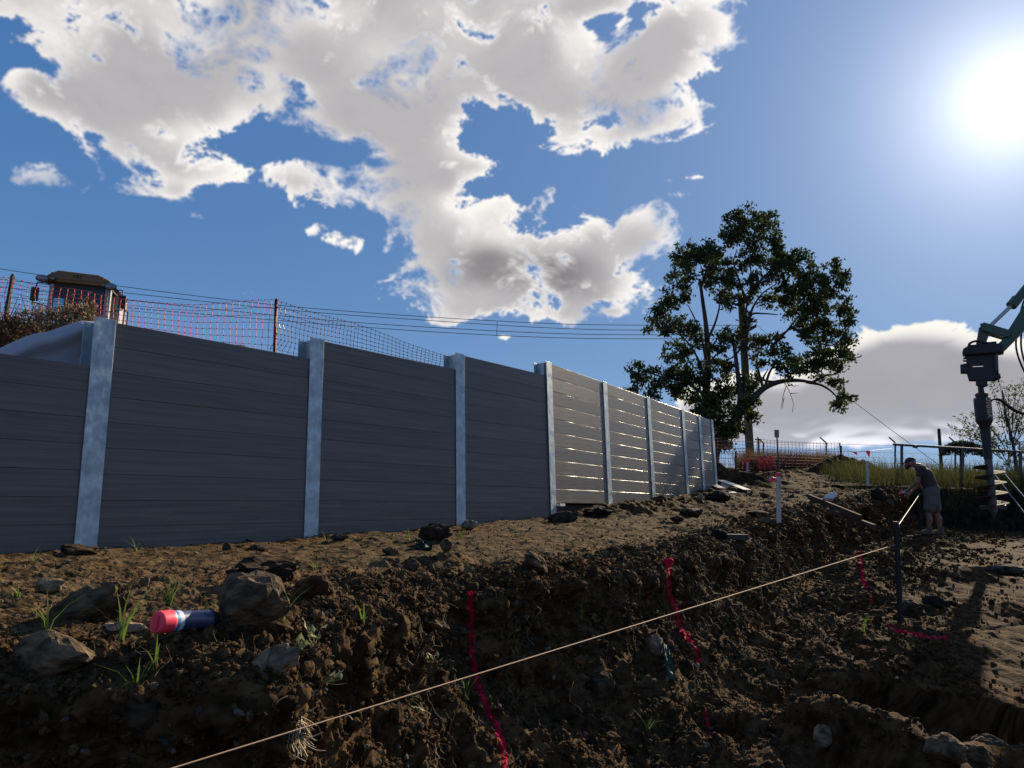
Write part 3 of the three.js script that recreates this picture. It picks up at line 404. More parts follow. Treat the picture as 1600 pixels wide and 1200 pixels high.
  // small white packers under the planks
  for (const t of [0.2, 1.88, 2.08]) part(wall, 'packer', place(B, box(0.16, 0.035, 0.06, 0.004), t, topB - 2.0 - 0.028 - 0.005 * t, 0.03), plain(0.55, 0.54, 0.5, 0.7));
  VN.A = A; VN.B = B; VN.T4 = T4;

  // grey cloth hung behind the low bay
  const cloth = new THREE.MeshPhysicalMaterial({ color: lin(0.32, 0.31, 0.33), roughness: 0.85, side: THREE.DoubleSide, bumpMap: soilBump, bumpScale: 0.002 }), nu = 60, nv = 34, pos = [], uv = [], idx = [];
  const top = [[-2.3, 1.25], [-1.2, 1.45], [-0.68, 1.62], [-0.3, 1.86], [0.0, 2.02], [0.35, 2.05]];
  for (let side = 0; side < 2; side++) for (let i = 0; i <= nu; i++) for (let j = 0; j <= nv; j++) {
    const t = mix(-2.3, 0.30, i / nu), k = j / nv, h0 = interp(top, t), roll = k < 0.25 ? Math.sin(k / 0.25 * Math.PI / 2) : 1;
    const h = k < 0.25 ? h0 - 0.09 * (1 - Math.cos(k / 0.25 * 1.57)) : h0 - 0.09 - (k - 0.25) / 0.75 * 0.75, o = -0.46 + 0.17 * roll + 0.05 * Math.exp(-(((k - 0.27) / 0.06) ** 2)) + 0.05 * (k - 0.25) * (k > 0.25 ? 1 : 0) + 0.02 * N(t * 3, k * 6, 1) * (0.3 + k) - side * 0.004;
    const p = A.o.clone().addScaledVector(A.d, t).addScaledVector(A.up, h).addScaledVector(A.n, o); pos.push(p.x, p.y, p.z); uv.push(t, k);
    if (i < nu && j < nv) { const a = (side * (nu + 1) + i) * (nv + 1) + j, b = a + 1, c = a + nv + 1, d = c + 1; side ? idx.push(a, b, c, b, d, c) : idx.push(a, c, b, b, c, d); }
  }
  const g = new THREE.BufferGeometry(); g.setAttribute('position', new THREE.Float32BufferAttribute(pos, 3)); g.setAttribute('uv', new THREE.Float32BufferAttribute(uv, 2)); g.setIndex(idx); g.computeVertexNormals();
  solo('geotextile_sheet', 'pale grey cloth draped over the earth behind the lowest bay of the wall', 'cloth', g, cloth);
}

// ---------- barrier mesh, its stakes ----------
function net(line, h0, h1, cell, rowH, r, mat, name, label, category, sag = () => 0) {   // line: points [x, z] along the foot; h(t): bottom and top height
  const list = [], L = [0]; for (let i = 1; i < line.length; i++) L.push(L[i - 1] + Math.hypot(line[i][0] - line[i - 1][0], line[i][1] - line[i - 1][1]));
  const total = L[L.length - 1], on = (s) => { let i = 1; while (i < line.length - 1 && L[i] < s) i++; const t = (s - L[i - 1]) / (L[i] - L[i - 1]); return [mix(line[i - 1][0], line[i][0], t), mix(line[i - 1][1], line[i][1], t)]; };
  const n = Math.round(total / cell), P = [];
  const rows = Math.max(2, Math.round((h1(total / 2) - h0(total / 2)) / rowH));
  for (let i = 0; i <= n; i++) { const s = total * i / n, [x, z] = on(s), a = h0(s), b = h1(s), c = []; for (let j = 0; j <= rows; j++) { const k = j / rows, w = 0.03 * N(s * 1.3, k * 2, 3) + sag(s, k); c.push(V(x + w * 0.6 + 0.02 * N(s * 3, k * 3, 9), mix(a, b, k) - 0.02 * N(s * 1.1, 4, k), z + w)); } P.push(c); }
  const quad = (a, b, w) => { const d = b.clone().sub(a), g = new THREE.CylinderGeometry(w, w, d.length(), 3, 1, true); g.applyQuaternion(new THREE.Quaternion().setFromUnitVectors(UPV, d.normalize())); g.translate((a.x + b.x) / 2, (a.y + b.y) / 2, (a.z + b.z) / 2); return g; };
  for (let i = 0; i <= n; i++) for (let j = 0; j <= rows; j++) { if (i < n) list.push(quad(P[i][j], P[i + 1][j], r * 0.8)); if (j < rows) list.push(quad(P[i][j], P[i][j + 1], r)); const k = new THREE.OctahedronGeometry(r * 2.6); k.scale(1, 1.3, 0.6); k.translate(P[i][j].x, P[i][j].y, P[i][j].z); list.push(k); }
  return solo(name, label, category, merged(list), mat);
}
{
  const orange = new THREE.MeshPhysicalMaterial({ color: lin(0.75, 0.045, 0.012), roughness: 0.7, transmission: 0.12, thickness: 0 }), dark = new THREE.MeshPhysicalMaterial({ color: lin(0.09, 0.025, 0.03), roughness: 0.35 });
  const p0 = at(-60, 470, 7.9), p1 = at(14, 470, 7.7), p2 = at(100, 470, 8.0), p3 = at(196, 470, 8.1), p4 = at(431, 500, 8.3), p5 = at(560, 520, 9.6), p6 = at(700, 560, 10.6);
  const xz = (p) => [p.x, -p.z], yAt = (px, py, z) => at(px, py, z).y;
  const L1 = [p0, p1, p2, p3, p4].map(xz), len = (a, b) => Math.hypot(a.x - b.x, a.z - b.z), s1 = len(p0, p1), s2 = s1 + len(p1, p2), s3 = s2 + len(p2, p3), s4 = s3 + len(p3, p4);
  const tops = [[0, yAt(-60, 425, 7.9)], [s1, yAt(14, 434, 7.7)], [s1 + (s2 - s1) * 0.5, yAt(58, 447, 7.85)], [s2, yAt(100, 451, 8.0)], [s3, yAt(196, 468, 8.1)], [mix(s3, s4, 0.45), yAt(296, 476, 8.2)], [s4, yAt(431, 468, 8.3)]];
  net(L1, (s) => interp([[0, yAt(-60, 505, 7.9)], [s1, yAt(14, 502, 7.7)], [s2, yAt(100, 508, 8)], [s3, yAt(196, 540, 8.1)], [s4, yAt(431, 575, 8.3)]], s), (s) => interp(tops, s), 0.072, 0.056, 0.0032, orange, 'barrier_mesh', 'orange plastic barrier mesh sagging between black stakes above the wall', 'mesh fence');
  const t1 = len(p4, p5), t2 = t1 + len(p5, p6);
  net([p4, p5, p6].map(xz), (s) => interp([[0, yAt(431, 580, 8.3)], [t2, yAt(700, 600, 10.6)]], s), (s) => interp([[0, yAt(433, 470, 8.3)], [t1 * 0.4, yAt(490, 487, 8.8)], [t1, yAt(560, 509, 9.6)], [t2, yAt(700, 557, 10.6)]], s), 0.070, 0.055, 0.0034, dark, 'barrier_mesh', 'dark plastic mesh sloping down to the right above the middle of the wall', 'mesh fence', (s, k) => 0.1 * Math.exp(-(((s - 0.12) * 6) ** 2)) * N(k * 5, 1, 1));
  const stake = plain(0.018, 0.016, 0.016, 0.6, 0.3);
  for (const [x, y0, y1, z, dx, l] of [[8, 500, 431, 7.72, 12, 'leaning black stake of the mesh fence beside the cab'], [429, 560, 469, 8.32, 3, 'upright black stake where orange and dark mesh meet']]) { const a = at(x, y0, z), b = at(x + dx, y1, z), f = a.clone().addScaledVector(b.clone().sub(a), -0.5); const t = thing('fence_stake', l, 'stake', f, 'black stakes of the mesh fence'); part(t, 'shaft', bar(f, b, 0.034, 0.034, new THREE.Vector3(1, 0, 0.3)), stake); part(t, 'cap', rod(b.clone(), b.clone().add(new THREE.Vector3(0, 0.02, 0)), 0.02, 0.012), stake); }
}

// ---------- tractor cab behind the heap ----------
const fontBold = await new FontLoader().loadAsync('fonts/droid/droid_sans_bold.typeface.json');
{
  const Z = 17.2, c = at(125, 489, Z), rx = new THREE.Vector3(0.957, 0, -0.293), fz = new THREE.Vector3(0.293, 0, 0.957), s = 80.3;      // rx to its right in view, fz towards the viewer
  const q = (x, y, z) => c.clone().addScaledVector(rx, x).addScaledVector(UPV, y).addScaledVector(fz, z), fit = (g, x, y, z) => frame(g, q(x, y, z), rx, UPV, fz);
  const yellow = plain(0.24, 0.13, 0.04, 0.55), black = plain(0.016, 0.016, 0.018, 0.5), white = plain(0.34, 0.36, 0.36, 0.5), glass = new THREE.MeshPhysicalMaterial({ color: lin(0.55, 0.72, 0.72), roughness: 0.04, transmission: 1, thickness: 0 }), lampGlass = plain(0.22, 0.23, 0.25, 0.15, 0.3), chrome = plain(0.6, 0.62, 0.64, 0.3, 0.6);
  const t = thing('tractor', 'yellow-roofed earthmoving machine with dark cab behind the heap and orange mesh', 'machine', q(0, -2.3, 0));
  const roof = (() => { const h = new THREE.Shape(); h.moveTo(-0.76, 0.0); h.lineTo(-0.70, 0.12); h.lineTo(-0.50, 0.24); h.lineTo(0.36, 0.22); h.lineTo(0.58, 0.12); h.lineTo(0.72, 0.0); h.closePath(); const g = new THREE.ExtrudeGeometry(h, { depth: 1.55, bevelEnabled: true, bevelSize: 0.03, bevelThickness: 0.03, bevelSegments: 2 }); g.translate(0, 0, -1.45); return g; })();
  const r = part(t, 'roof', fit(roof, 0, 0.69, 0.10), yellow);
  part(r, 'fascia', fit(box(1.14, 0.15, 0.03, 0.006), -0.08, 0.815, 0.235), plain(0.20, 0.11, 0.04, 0.5));
  const txt = new TextGeometry('CAT', { font: fontBold, size: 0.072, depth: 0.006, curveSegments: 3 }); txt.center(); part(r, 'lettering', fit(txt, -0.08, 0.83, 0.256), black);
  part(r, 'lining', fit(box(1.36, 0.10, 1.5, 0.02), 0, 0.63, -0.62), black);
  for (const [x, y, big] of [[-0.80, 0.70, 1], [0.66, 0.66, 1], [-0.58, 0.72, 0], [0.50, 0.68, 0]]) {
    const l = part(t, 'work_lamp', fit(new THREE.CylinderGeometry(big ? 0.115 : 0.05, big ? 0.08 : 0.045, 0.12, 14).rotateX(Math.PI / 2).scale(big ? 1.25 : 1, 0.8, 1), x, y, 0.24), black);
    part(l, 'lens', fit(new THREE.SphereGeometry(big ? 0.1 : 0.042, 14, 8, 0, 6.3, 0, 1.57).rotateX(Math.PI / 2).scale(big ? 1.2 : 1, 0.8, 0.4), x, y, 0.30), lampGlass);
  }
  for (const [x, z, w, m, n] of [[-0.62, 0.12, 0.10, white, 'front_pillar'], [0.60, 0.12, 0.13, white, 'front_pillar'], [0.66, -1.25, 0.16, white, 'rear_pillar'], [-0.66, -1.25, 0.12, white, 'rear_pillar'], [0.66, -0.62, 0.22, white, 'door_pillar']]) part(t, n, fit(box(w, 1.42, n === 'door_pillar' ? 0.42 : 0.14, 0.03, 2), x, -0.08, z), m);
  part(t, 'windscreen', fit(box(1.12, 1.3, 0.012, 0), 0, -0.08, 0.13), glass); part(t, 'rear_window', fit(box(1.12, 0.9, 0.012, 0), 0, 0.1, -1.25), glass);
  part(t, 'header', fit(box(1.2, 0.30, 0.05, 0.01), 0, 0.45, 0.10), black); part(t, 'rear_header', fit(box(1.2, 0.34, 0.05, 0.01), 0, 0.42, -1.22), black);
  const wiper = part(t, 'wiper', merged([rod(q(0.25, 0.52, 0.16), q(0.02, 0.18, 0.16), 0.012), rod(q(0.02, 0.30, 0.165), q(0.1, 0.06, 0.165), 0.009)]), chrome);
  const seat = part(t, 'seat', merged([fit(box(0.5, 0.62, 0.14, 0.06, 2), 0.12, -0.22, -0.86), fit(box(0.5, 0.14, 0.5, 0.05, 2), 0.12, -0.52, -0.6)]), black); part(seat, 'headrest', fit(box(0.28, 0.18, 0.1, 0.04, 2), 0.12, 0.19, -0.88), black);
  part(t, 'steering_wheel', fit(new THREE.TorusGeometry(0.19, 0.018, 6, 20).rotateX(-0.9), 0.1, -0.28, -0.12), black);
  part(t, 'dashboard', fit(box(1.06, 0.36, 0.26, 0.05, 2), 0, -0.55, 0.0), black);
  for (const [x, k] of [[-1, 1], [1, 1]]) {
    const mx = x * 0.92, m = part(t, 'mirror', fit(box(0.17, 0.34, 0.06, 0.025, 2), mx + x * 0.02, 0.32, 0.22), black);
    part(m, 'mirror_arm', merged([rod(q(x * 0.6, 0.62, 0.16), q(mx, 0.62, 0.2), 0.014), rod(q(mx, 0.62, 0.2), q(mx + x * 0.04, 0.12, 0.22), 0.014), rod(q(mx + x * 0.04, 0.12, 0.22), q(x * 0.6, 0.04, 0.16), 0.014)]), black);
  }
  part(t, 'handrail', merged([rod(q(0.86, 0.3, -0.9), q(0.86, -0.9, -0.9), 0.018), rod(q(0.86, 0.3, -0.9), q(0.66, 0.42, -0.9), 0.018)]), black);
  part(t, 'body', fit(box(1.9, 1.5, 3.2, 0.12, 2), 0, -1.5, -0.2), yellow);
  for (const x of [-1, 1]) { const w = part(t, 'wheel', fit(new THREE.CylinderGeometry(0.78, 0.78, 0.5, 22).rotateZ(Math.PI / 2), x * 1.15, -1.62, -0.9), black); part(w, 'rim', fit(new THREE.CylinderGeometry(0.38, 0.38, 0.52, 16).rotateZ(Math.PI / 2), x * 1.15, -1.62, -0.9), yellow); }
  part(t, 'exhaust', rod(q(1.02, -0.95, 0.2), q(1.08, -0.72, 0.2), 0.05, 0.045), plain(0.5, 0.08, 0.04, 0.5));
}

// ---------- excavator arm with an auger, reaching in from the right ----------
{
  const Z = 12.5, P = (x, y, dz = 0) => at(x, y, Z + dz), m = Z / F;                      // m: metres per pixel at that distance
  const paint = plain(0.055, 0.10, 0.075, 0.45), black = plain(0.014, 0.014, 0.016, 0.5), steel = plain(0.45, 0.45, 0.44, 0.35, 0.8), iron = plain(0.10, 0.095, 0.088, 0.5, 0.5), bright = plain(0.62, 0.60, 0.55, 0.28, 0.85), rubber = plain(0.012, 0.012, 0.013, 0.6);
  const vaz = Math.atan2(P(1530, 560).x, Z), ca = Math.cos(vaz), ex = new THREE.Vector3(ca, -sR, Math.sin(vaz)).normalize(), ez = new THREE.Vector3(-Math.sin(vaz), 0, ca), ey = ez.clone().cross(ex).normalize();
  const foot = at(1930, 800, 17.5); foot.y = 0.95;
  const t = thing('excavator', 'green excavator reaching in from the right edge, holding a black auger', 'excavator', foot);
  const slab = (pts, depth, dz, hole) => { const s = new THREE.Shape(); pts.forEach(([x, y], i) => { const a = (x - 1530) * m * ca, b = (560 - y) * m; i ? s.lineTo(a, b) : s.moveTo(a, b); }); s.closePath(); if (hole) { const h = new THREE.Path(); hole.forEach(([x, y], i) => { const a = (x - 1530) * m * ca, b = (560 - y) * m; i ? h.lineTo(a, b) : h.moveTo(a, b); }); h.closePath(); s.holes.push(h); } const g = new THREE.ExtrudeGeometry(s, { depth, bevelEnabled: true, bevelSize: 0.008, bevelThickness: 0.008, bevelSegments: 1 }); g.translate(0, 0, -depth / 2 + dz); return frame(g, P(1530, 560), ex, ey, ez); };
  // stick, boom and their rams
  const stick = part(t, 'stick', merged([slab([[1556, 548], [1560, 541], [1566, 536], [1600, 486], [1680, 396], [1700, 398], [1702, 414], [1640, 482], [1572, 546], [1564, 552]], 0.24, 0)]), paint);
  part(stick, 'pivot_pin', rod(P(1574, 525, -0.17), P(1574, 525, 0.17), 0.045, 0.045, 14), steel); part(stick, 'pivot_pin', rod(P(1560, 544, -0.18), P(1560, 544, 0.18), 0.06, 0.06, 14), iron);
  const ram = part(t, 'stick_ram', merged([rod(P(1586, 472), P(1668, 372), 0.075, 0.075, 12), rod(P(1580, 478), P(1589, 467), 0.09, 0.09, 12)]), paint); part(ram, 'piston_rod', rod(P(1543, 513), P(1584, 474), 0.035, 0.035, 10), bright);
  part(t, 'bucket_link', merged([slab([[1534, 508], [1540, 506], [1580, 521], [1578, 529], [1572, 530], [1536, 517]], 0.05, 0.15), slab([[1534, 508], [1540, 506], [1580, 521], [1578, 529], [1572, 530], [1536, 517]], 0.05, -0.15)]), paint);
  const dog = part(t, 'dog_link', slab([[1532, 512], [1542, 512], [1546, 520], [1538, 545], [1525, 545]], 0.2, 0), iron); part(dog, 'link_pin', rod(P(1537.5, 512, -0.2), P(1537.5, 512, 0.2), 0.055, 0.055, 14), iron);
  const boomTop = P(1692, 402), boomMid = at(1900, 330, 14.8), boomFoot = at(1925, 700, 17.2);
  part(t, 'boom', merged([bar(boomTop, boomMid, 0.34, 0.32, ey), bar(boomMid, boomFoot, 0.42, 0.34, ex)]), paint);
  part(t, 'boom_ram', merged([rod(boomMid.clone().lerp(boomTop, 0.1).add(new THREE.Vector3(0.1, -0.2, 0.2)), boomFoot.clone().add(new THREE.Vector3(-0.5, 0.1, 0.6)), 0.07)]), bright);
  const bc = boomFoot.clone().add(new THREE.Vector3(0.9, 0, -0.8));
  part(t, 'house', box(2.6, 1.2, 3.0, 0.1, 2).rotateY(0.5).translate(bc.x, 2.15, bc.z), paint); const cab = part(t, 'cab', box(1.0, 1.6, 1.5, 0.08, 2).rotateY(0.5).translate(bc.x - 1.1, 2.9, bc.z + 0.9), black);
  for (const s of [-1, 1]) part(t, 'track', box(0.5, 0.75, 3.4, 0.3, 3).rotateY(0.5).translate(bc.x + s * 0.95 * Math.cos(0.5), 1.25, bc.z - s * 0.95 * Math.sin(0.5)), rubber);
  // quick hitch and rotator head
  const head = part(t, 'rotator_head', merged([slab([[1504, 552], [1506, 546], [1516, 541], [1550, 540], [1566, 541], [1568, 552], [1556, 554], [1509, 555]], 0.34, 0), slab([[1510, 553], [1557, 553], [1557, 582], [1552, 596], [1513, 595], [1510, 584]], 0.16, 0, [[1519, 571], [1536, 571], [1536, 574.8], [1519, 574.8]]), slab([[1500, 571], [1511, 569], [1511, 583], [1500, 582]], 0.2, 0)]), black);
  for (const y of [556, 560, 564]) part(head, 'bolt', rod(P(1509, y, 0.05), P(1505.8, y, 0.05), 0.018, 0.018, 8), black);
  part(head, 'hydraulic_motor', rod(P(1551, 590, -0.05), P(1559, 587, -0.05), 0.075, 0.07, 12), black); part(head, 'pipe', tube([P(1514, 546, -0.2), P(1515, 537, -0.2), P(1526, 533, -0.2), P(1540, 536, -0.2), P(1556, 535, -0.2)], 0.022), rubber);
  part(head, 'side_plate', slab([[1556, 556], [1559, 556], [1559, 582], [1556, 582]], 0.3, 0), iron);
  part(t, 'hanger', merged([slab([[1524, 596], [1541, 596], [1541, 604], [1537, 605], [1528, 605], [1524, 602]], 0.14, 0), rod(P(1532, 602), P(1534, 618), 0.045, 0.05, 10)]), black);
  // auger drive: a turned housing along its leaning axis
  const a0 = P(1533.5, 614), a1 = P(1553, 802), ax = a1.clone().sub(a0), La = ax.length(); ax.normalize(); const turn = new THREE.Quaternion().setFromUnitVectors(new THREE.Vector3(0, -1, 0), ax), put = (g) => { g.applyQuaternion(turn); g.translate(a0.x, a0.y, a0.z); return g; };
  const prof = [[0, 0], [0.085, 0], [0.10, 0.02], [0.10, 0.06], [0.085, 0.075], [0.125, 0.09], [0.133, 0.12], [0.133, 0.47], [0.12, 0.52], [0.085, 0.58], [0.085, 0.64], [0.075, 0.65], [0.082, 0.66], [0.078, 0.80], [0.068, 0.92], [0.068, 1.16]];
  const drive = part(t, 'auger_drive', put(new THREE.LatheGeometry(prof.map(([r, y]) => new THREE.Vector2(r, -y)).reverse(), 20)), black);
  { const txt = new TextGeometry('DIGGA', { font: fontBold, size: 0.082, depth: 0.004, curveSegments: 3 }); txt.center(); const p = txt.attributes.position; const g = txt.rotateZ(-Math.PI / 2); for (let i = 0; i < p.count; i++) { const a = p.getX(i) / 0.137, k = 0.134 + p.getZ(i); p.setXYZ(i, Math.sin(a + 0.15) * k, p.getY(i) - 0.275, Math.cos(a + 0.15) * k); } g.computeVertexNormals(); part(drive, 'lettering', put(g), plain(0.62, 0.45, 0.24, 0.6)); }
  const blade = part(t, 'auger', put(rodDown(1.0, 2.06, 0.06)), iron);
  function rodDown(y0, y1, r) { const g = new THREE.CylinderGeometry(r, r, y1 - y0, 14); g.translate(0, -(y0 + y1) / 2, 0); return g; }
  const helix = (y0, turns, pitch, r0, r1, th) => { const n = Math.round(turns * 36), pos = [], idx = []; for (let i = 0; i <= n; i++) { const a = i / 36 * 2 * Math.PI + 2.6, y = -(y0 + pitch * i / 36); for (const [r, dy] of [[r0, 0], [r1, 0], [r1, -th], [r0, -th]]) pos.push(Math.cos(a) * r, y + dy, Math.sin(a) * r); if (i < n) for (let k = 0; k < 4; k++) { const A = i * 4 + k, B = i * 4 + (k + 1) % 4; idx.push(A, B, A + 4, B, B + 4, A + 4); } } const g = new THREE.BufferGeometry(); g.setAttribute('position', new THREE.Float32BufferAttribute(pos, 3)); g.setIndex(idx); g.computeVertexNormals(); return toCreasedNormals(g, 0.5); };
  part(blade, 'flight', put(helix(1.26, 4.1, 0.175, 0.055, 0.235, 0.014)), plain(0.032, 0.028, 0.024, 0.85, 0.0));
  part(blade, 'cutting_teeth', put(merged([box(0.2, 0.07, 0.05, 0.008).translate(0.12, -1.98, 0), box(0.2, 0.07, 0.05, 0.008).translate(-0.12, -1.98, 0)])), iron); part(blade, 'pilot_tip', put(new THREE.ConeGeometry(0.05, 0.16, 8).rotateX(Math.PI).translate(0, -2.12, 0)), iron);
  // hoses
  for (const d of [0, 0.05]) { part(t, 'hose', tube([P(1546, 630, d), P(1552, 624, d + 0.08), P(1562, 624 + d * 30, d + 0.1), P(1576, 634 + d * 40, d), P(1590, 643 + d * 30, d), P(1612, 648, d), P(1640, 640, d)], 0.018, 6, 40), rubber); part(t, 'hose', tube([P(1600 + d * 40, 478, 0.2), P(1589 + d * 140, 520, 0.22), P(1588 + d * 160, 545, 0.2), P(1598 + d * 120, 575, 0.2), P(1618, 610, 0.2), P(1640, 630, 0.1)], 0.016, 6, 40), rubber); }
  part(t, 'hose', tube([P(1612, 440, 0.2), P(1598, 476, 0.22), P(1594, 492, 0.2), P(1592, 505, 0.2)], 0.016, 6, 24), rubber);
}

// ---------- the big tree at the end of the wall ----------
const bark = new THREE.MeshStandardMaterial({ color: lin(0.075, 0.062, 0.052), roughness: 0.95, bumpMap: stoneBump, bumpScale: 0.01 });
function leafGeo(l, w) { const g = new THREE.BufferGeometry(), p = [[0, 0, 0], [w * 0.5, l * 0.45, 0.12 * w], [0, l, -0.1 * l], [-w * 0.5, l * 0.45, 0.12 * w], [0, l * 0.45, -0.05 * w]]; g.setAttribute('position', new THREE.Float32BufferAttribute(p.flat(), 3)); g.setAttribute('uv', new THREE.Float32BufferAttribute([0.5, 0, 1, 0.5, 0.5, 1, 0, 0.5, 0.5, 0.5], 2)); g.setIndex([0, 1, 4, 1, 2, 4, 2, 3, 4, 3, 0, 4]); g.computeVertexNormals(); return g; }
const leafMat = (r, g, b, t = 0.35) => new THREE.MeshPhysicalMaterial({ color: lin(r, g, b), roughness: 0.8, specularIntensity: 0.35, transmission: t, thickness: 0, side: THREE.DoubleSide });
function limb(list, pts, r0, r1, seg = 7) {                                  // a tapering crooked limb through points
  const c = new THREE.CatmullRomCurve3(pts), n = Math.max(6, pts.length * 5), g = new THREE.TubeGeometry(c, n, 1, seg), p = g.attributes.position, v = new THREE.Vector3(), q = new THREE.Vector3();
  for (let i = 0; i <= n; i++) { c.getPointAt(i / n, q); const r = mix(r0, r1, (i / n) ** 0.8) * (1 + 0.12 * N(q.x * 3, q.y * 3, q.z * 3)); for (let j = 0; j <= seg; j++) { const k = i * (seg + 1) + j; v.fromBufferAttribute(p, k).sub(q).multiplyScalar(r).add(q); p.setXYZ(k, v.x, v.y, v.z); } }
  g.computeVertexNormals(); list.push(g); return c;
}
function foliage(parent, name, geo, mat, items, label) { const w = worldOf(parent), im = new THREE.InstancedMesh(geo, mat, items.length), M = new THREE.Matrix4(), e = new THREE.Euler(), q = new THREE.Quaternion(), s = new THREE.Vector3(); items.forEach(([p, k, c, rx, ry, rz], i) => { e.set(rx ?? rr(0, 6.3), ry ?? rr(0, 6.3), rz ?? rr(0, 6.3)); q.setFromEuler(e); s.setScalar(k); M.compose(p.clone().sub(w), q, s); im.setMatrixAt(i, M); im.setColorAt(i, c); }); im.name = name; if (label) im.userData.label = label; im.userData.kind = 'stuff'; parent.add(im); return im; }
{
  const Z = 29.5, K = 29.5 / 21, T = (x, y, dz = 0) => at(960 + x / 3, 310 + y / 3, Z + dz), list = [];
  const t = thing('broadleaf_tree', 'tall dark leafy tree with a leaning trunk at the far end of the wall', 'tree', V(T(462, 1200).x, 2.6, Z));
  const foot = T(462, 1330); foot.y = 2.6;
  limb(list, [foot, T(468, 1190), T(500, 1120, -0.1), T(560, 1050, -0.2), T(592, 985, -0.2)], 0.26, 0.19, 10);
  limb(list, [T(585, 1000, -0.2), T(640, 945, -0.2), T(698, 892, -0.3), T(760, 863, -0.4), T(850, 853, -0.5), T(930, 862, -0.5)], 0.19, 0.05, 9);
  limb(list, [T(592, 985, -0.2), T(588, 890, 0), T(576, 800, 0.1), T(566, 720, 0.1), T(552, 640, 0.3)], 0.15, 0.06, 9);
  limb(list, [T(440, 1220, 0.3), T(425, 1030, 0.4), T(432, 900, 0.5), T(438, 740, 0.5), T(430, 600, 0.4), T(414, 480, 0.3), T(400, 380, 0.3)], 0.25, 0.06, 9);
  const br = [[[430, 760], [405, 640], [375, 560], [345, 500]], [[437, 660], [470, 590], [490, 520], [500, 440]], [[432, 860], [380, 730], [320, 650], [260, 620]], [[436, 800], [470, 740], [540, 690]], [[698, 892], [678, 820], [668, 770], [676, 700]], [[705, 885], [730, 810], [760, 770], [830, 740]], [[760, 863], [700, 850], [720, 800]], [[600, 960], [610, 780], [622, 640], [618, 520], [640, 420], [636, 280], [630, 160]], [[618, 620], [642, 545], [700, 540], [765, 545]], [[620, 600], [650, 510], [700, 440], [760, 400]], [[626, 500], [590, 400], [560, 300], [575, 240]], [[640, 440], [720, 350], [820, 300], [900, 310]], [[740, 690], [800, 630], [850, 570], [880, 530]], [[690, 690], [760, 650], [840, 600], [930, 520]], [[930, 862], [990, 830], [1040, 820], [1070, 770]], [[900, 860], [980, 880], [1040, 930], [1050, 980]], [[880, 540], [960, 470], [1040, 400], [1040, 330]], [[660, 600], [630, 620], [605, 625]], [[620, 660], [560, 740], [500, 770]], [[432, 930], [330, 860], [200, 830], [110, 790]], [[500, 1120], [540, 1090], [590, 1080]], [[300, 520], [250, 500]], [[820, 600], [900, 640], [1000, 690], [1070, 660]]];
  for (const b of br) limb(list, b.map(([x, y], i) => T(x, y, 0.25 * Math.sin(i * 2 + x))), 0.072, 0.02, 6);
  for (const b of [[[800, 868], [822, 910], [838, 960], [834, 1003]], [[806, 875], [790, 930], [782, 985]], [[826, 915], [862, 912]], [[838, 880], [865, 878]], [[795, 935], [786, 985]]]) limb(list, b.map(([x, y]) => T(x, y, -0.5)), 0.018, 0.008, 4);
  part(t, 'trunk', mergeGeometries(list.map((g) => g)), bark);
  const C = [[640, 120, 100], [570, 110, 55], [705, 110, 60], [725, 175, 60], [610, 210, 90], [545, 170, 60], [400, 250, 75], [330, 270, 60], [450, 260, 60], [310, 350, 80], [285, 440, 80], [400, 330, 90], [480, 330, 80], [480, 430, 80], [540, 480, 55], [250, 490, 50], [185, 555, 50], [170, 590, 35], [250, 590, 70], [330, 590, 65], [640, 300, 80], [720, 290, 90], [810, 255, 80], [870, 300, 80], [920, 350, 70], [940, 420, 75], [1020, 310, 40], [1055, 370, 40], [1065, 400, 25], [890, 470, 95], [980, 490, 80], [1050, 500, 55], [1090, 560, 40], [900, 590, 80], [820, 500, 70], [770, 450, 60], [950, 650, 75], [1060, 650, 40], [1095, 675, 28], [900, 770, 95], [810, 780, 75], [990, 790, 70], [1060, 740, 50], [1090, 745, 22], [1040, 880, 40], [1085, 930, 28], [1060, 975, 36], [760, 690, 60], [690, 660, 40], [640, 690, 60], [560, 630, 65], [500, 680, 60], [370, 680, 60], [290, 720, 75], [300, 800, 85], [225, 830, 70], [110, 790, 45], [130, 850, 40], [90, 890, 30], [180, 900, 40], [350, 900, 85], [300, 870, 60], [480, 880, 75], [520, 960, 70], [430, 960, 60], [640, 960, 45], [640, 1030, 38], [560, 1090, 45], [520, 1140, 40], [620, 870, 45], [690, 750, 45], [680, 400, 60], [560, 380, 55], [610, 460, 40], [720, 480, 45], [540, 800, 50], [490, 780, 50], [400, 820, 60], [940, 560, 60], [1010, 590, 45], [1010, 700, 55], [850, 400, 70], [780, 350, 70], [590, 1080, 30], [400, 960, 60], [470, 1000, 60], [520, 1030, 55], [480, 1080, 50], [550, 900, 45], [440, 1040, 60], [620, 570, 30], [660, 850, 30]];
  const items = [], col = () => { const k = rr(0.6, 1.5), y = rnd() > 0.86 ? 1.6 : 1; return new THREE.Color().setRGB(0.8 * k * y, 1.0 * k * (y > 1 ? 1.25 : 1), 0.75 * k); };
  for (const [x, y, r] of C) { const R = r * 0.92 / 3 * Z / F, c = T(x, y, rr(-1, 1) * 1.5), n = Math.round(3 + r * r / 400);
    for (let k = 0; k < n; k++) { const d = new THREE.Vector3(gauss(), gauss() * 0.85, gauss()).normalize().multiplyScalar(R * Math.cbrt(rr(0.15, 1))), h = c.clone().add(d), m = 32; for (let i = 0; i < m; i++) items.push([h.clone().add(new THREE.Vector3(gauss() * 0.21, gauss() * 0.14, gauss() * 0.21)), rr(0.7, 1.25) * K, col()]); } }
  foliage(t, 'crown', leafGeo(0.125, 0.07), leafMat(0.075, 0.080, 0.030, 0.36), items);
}

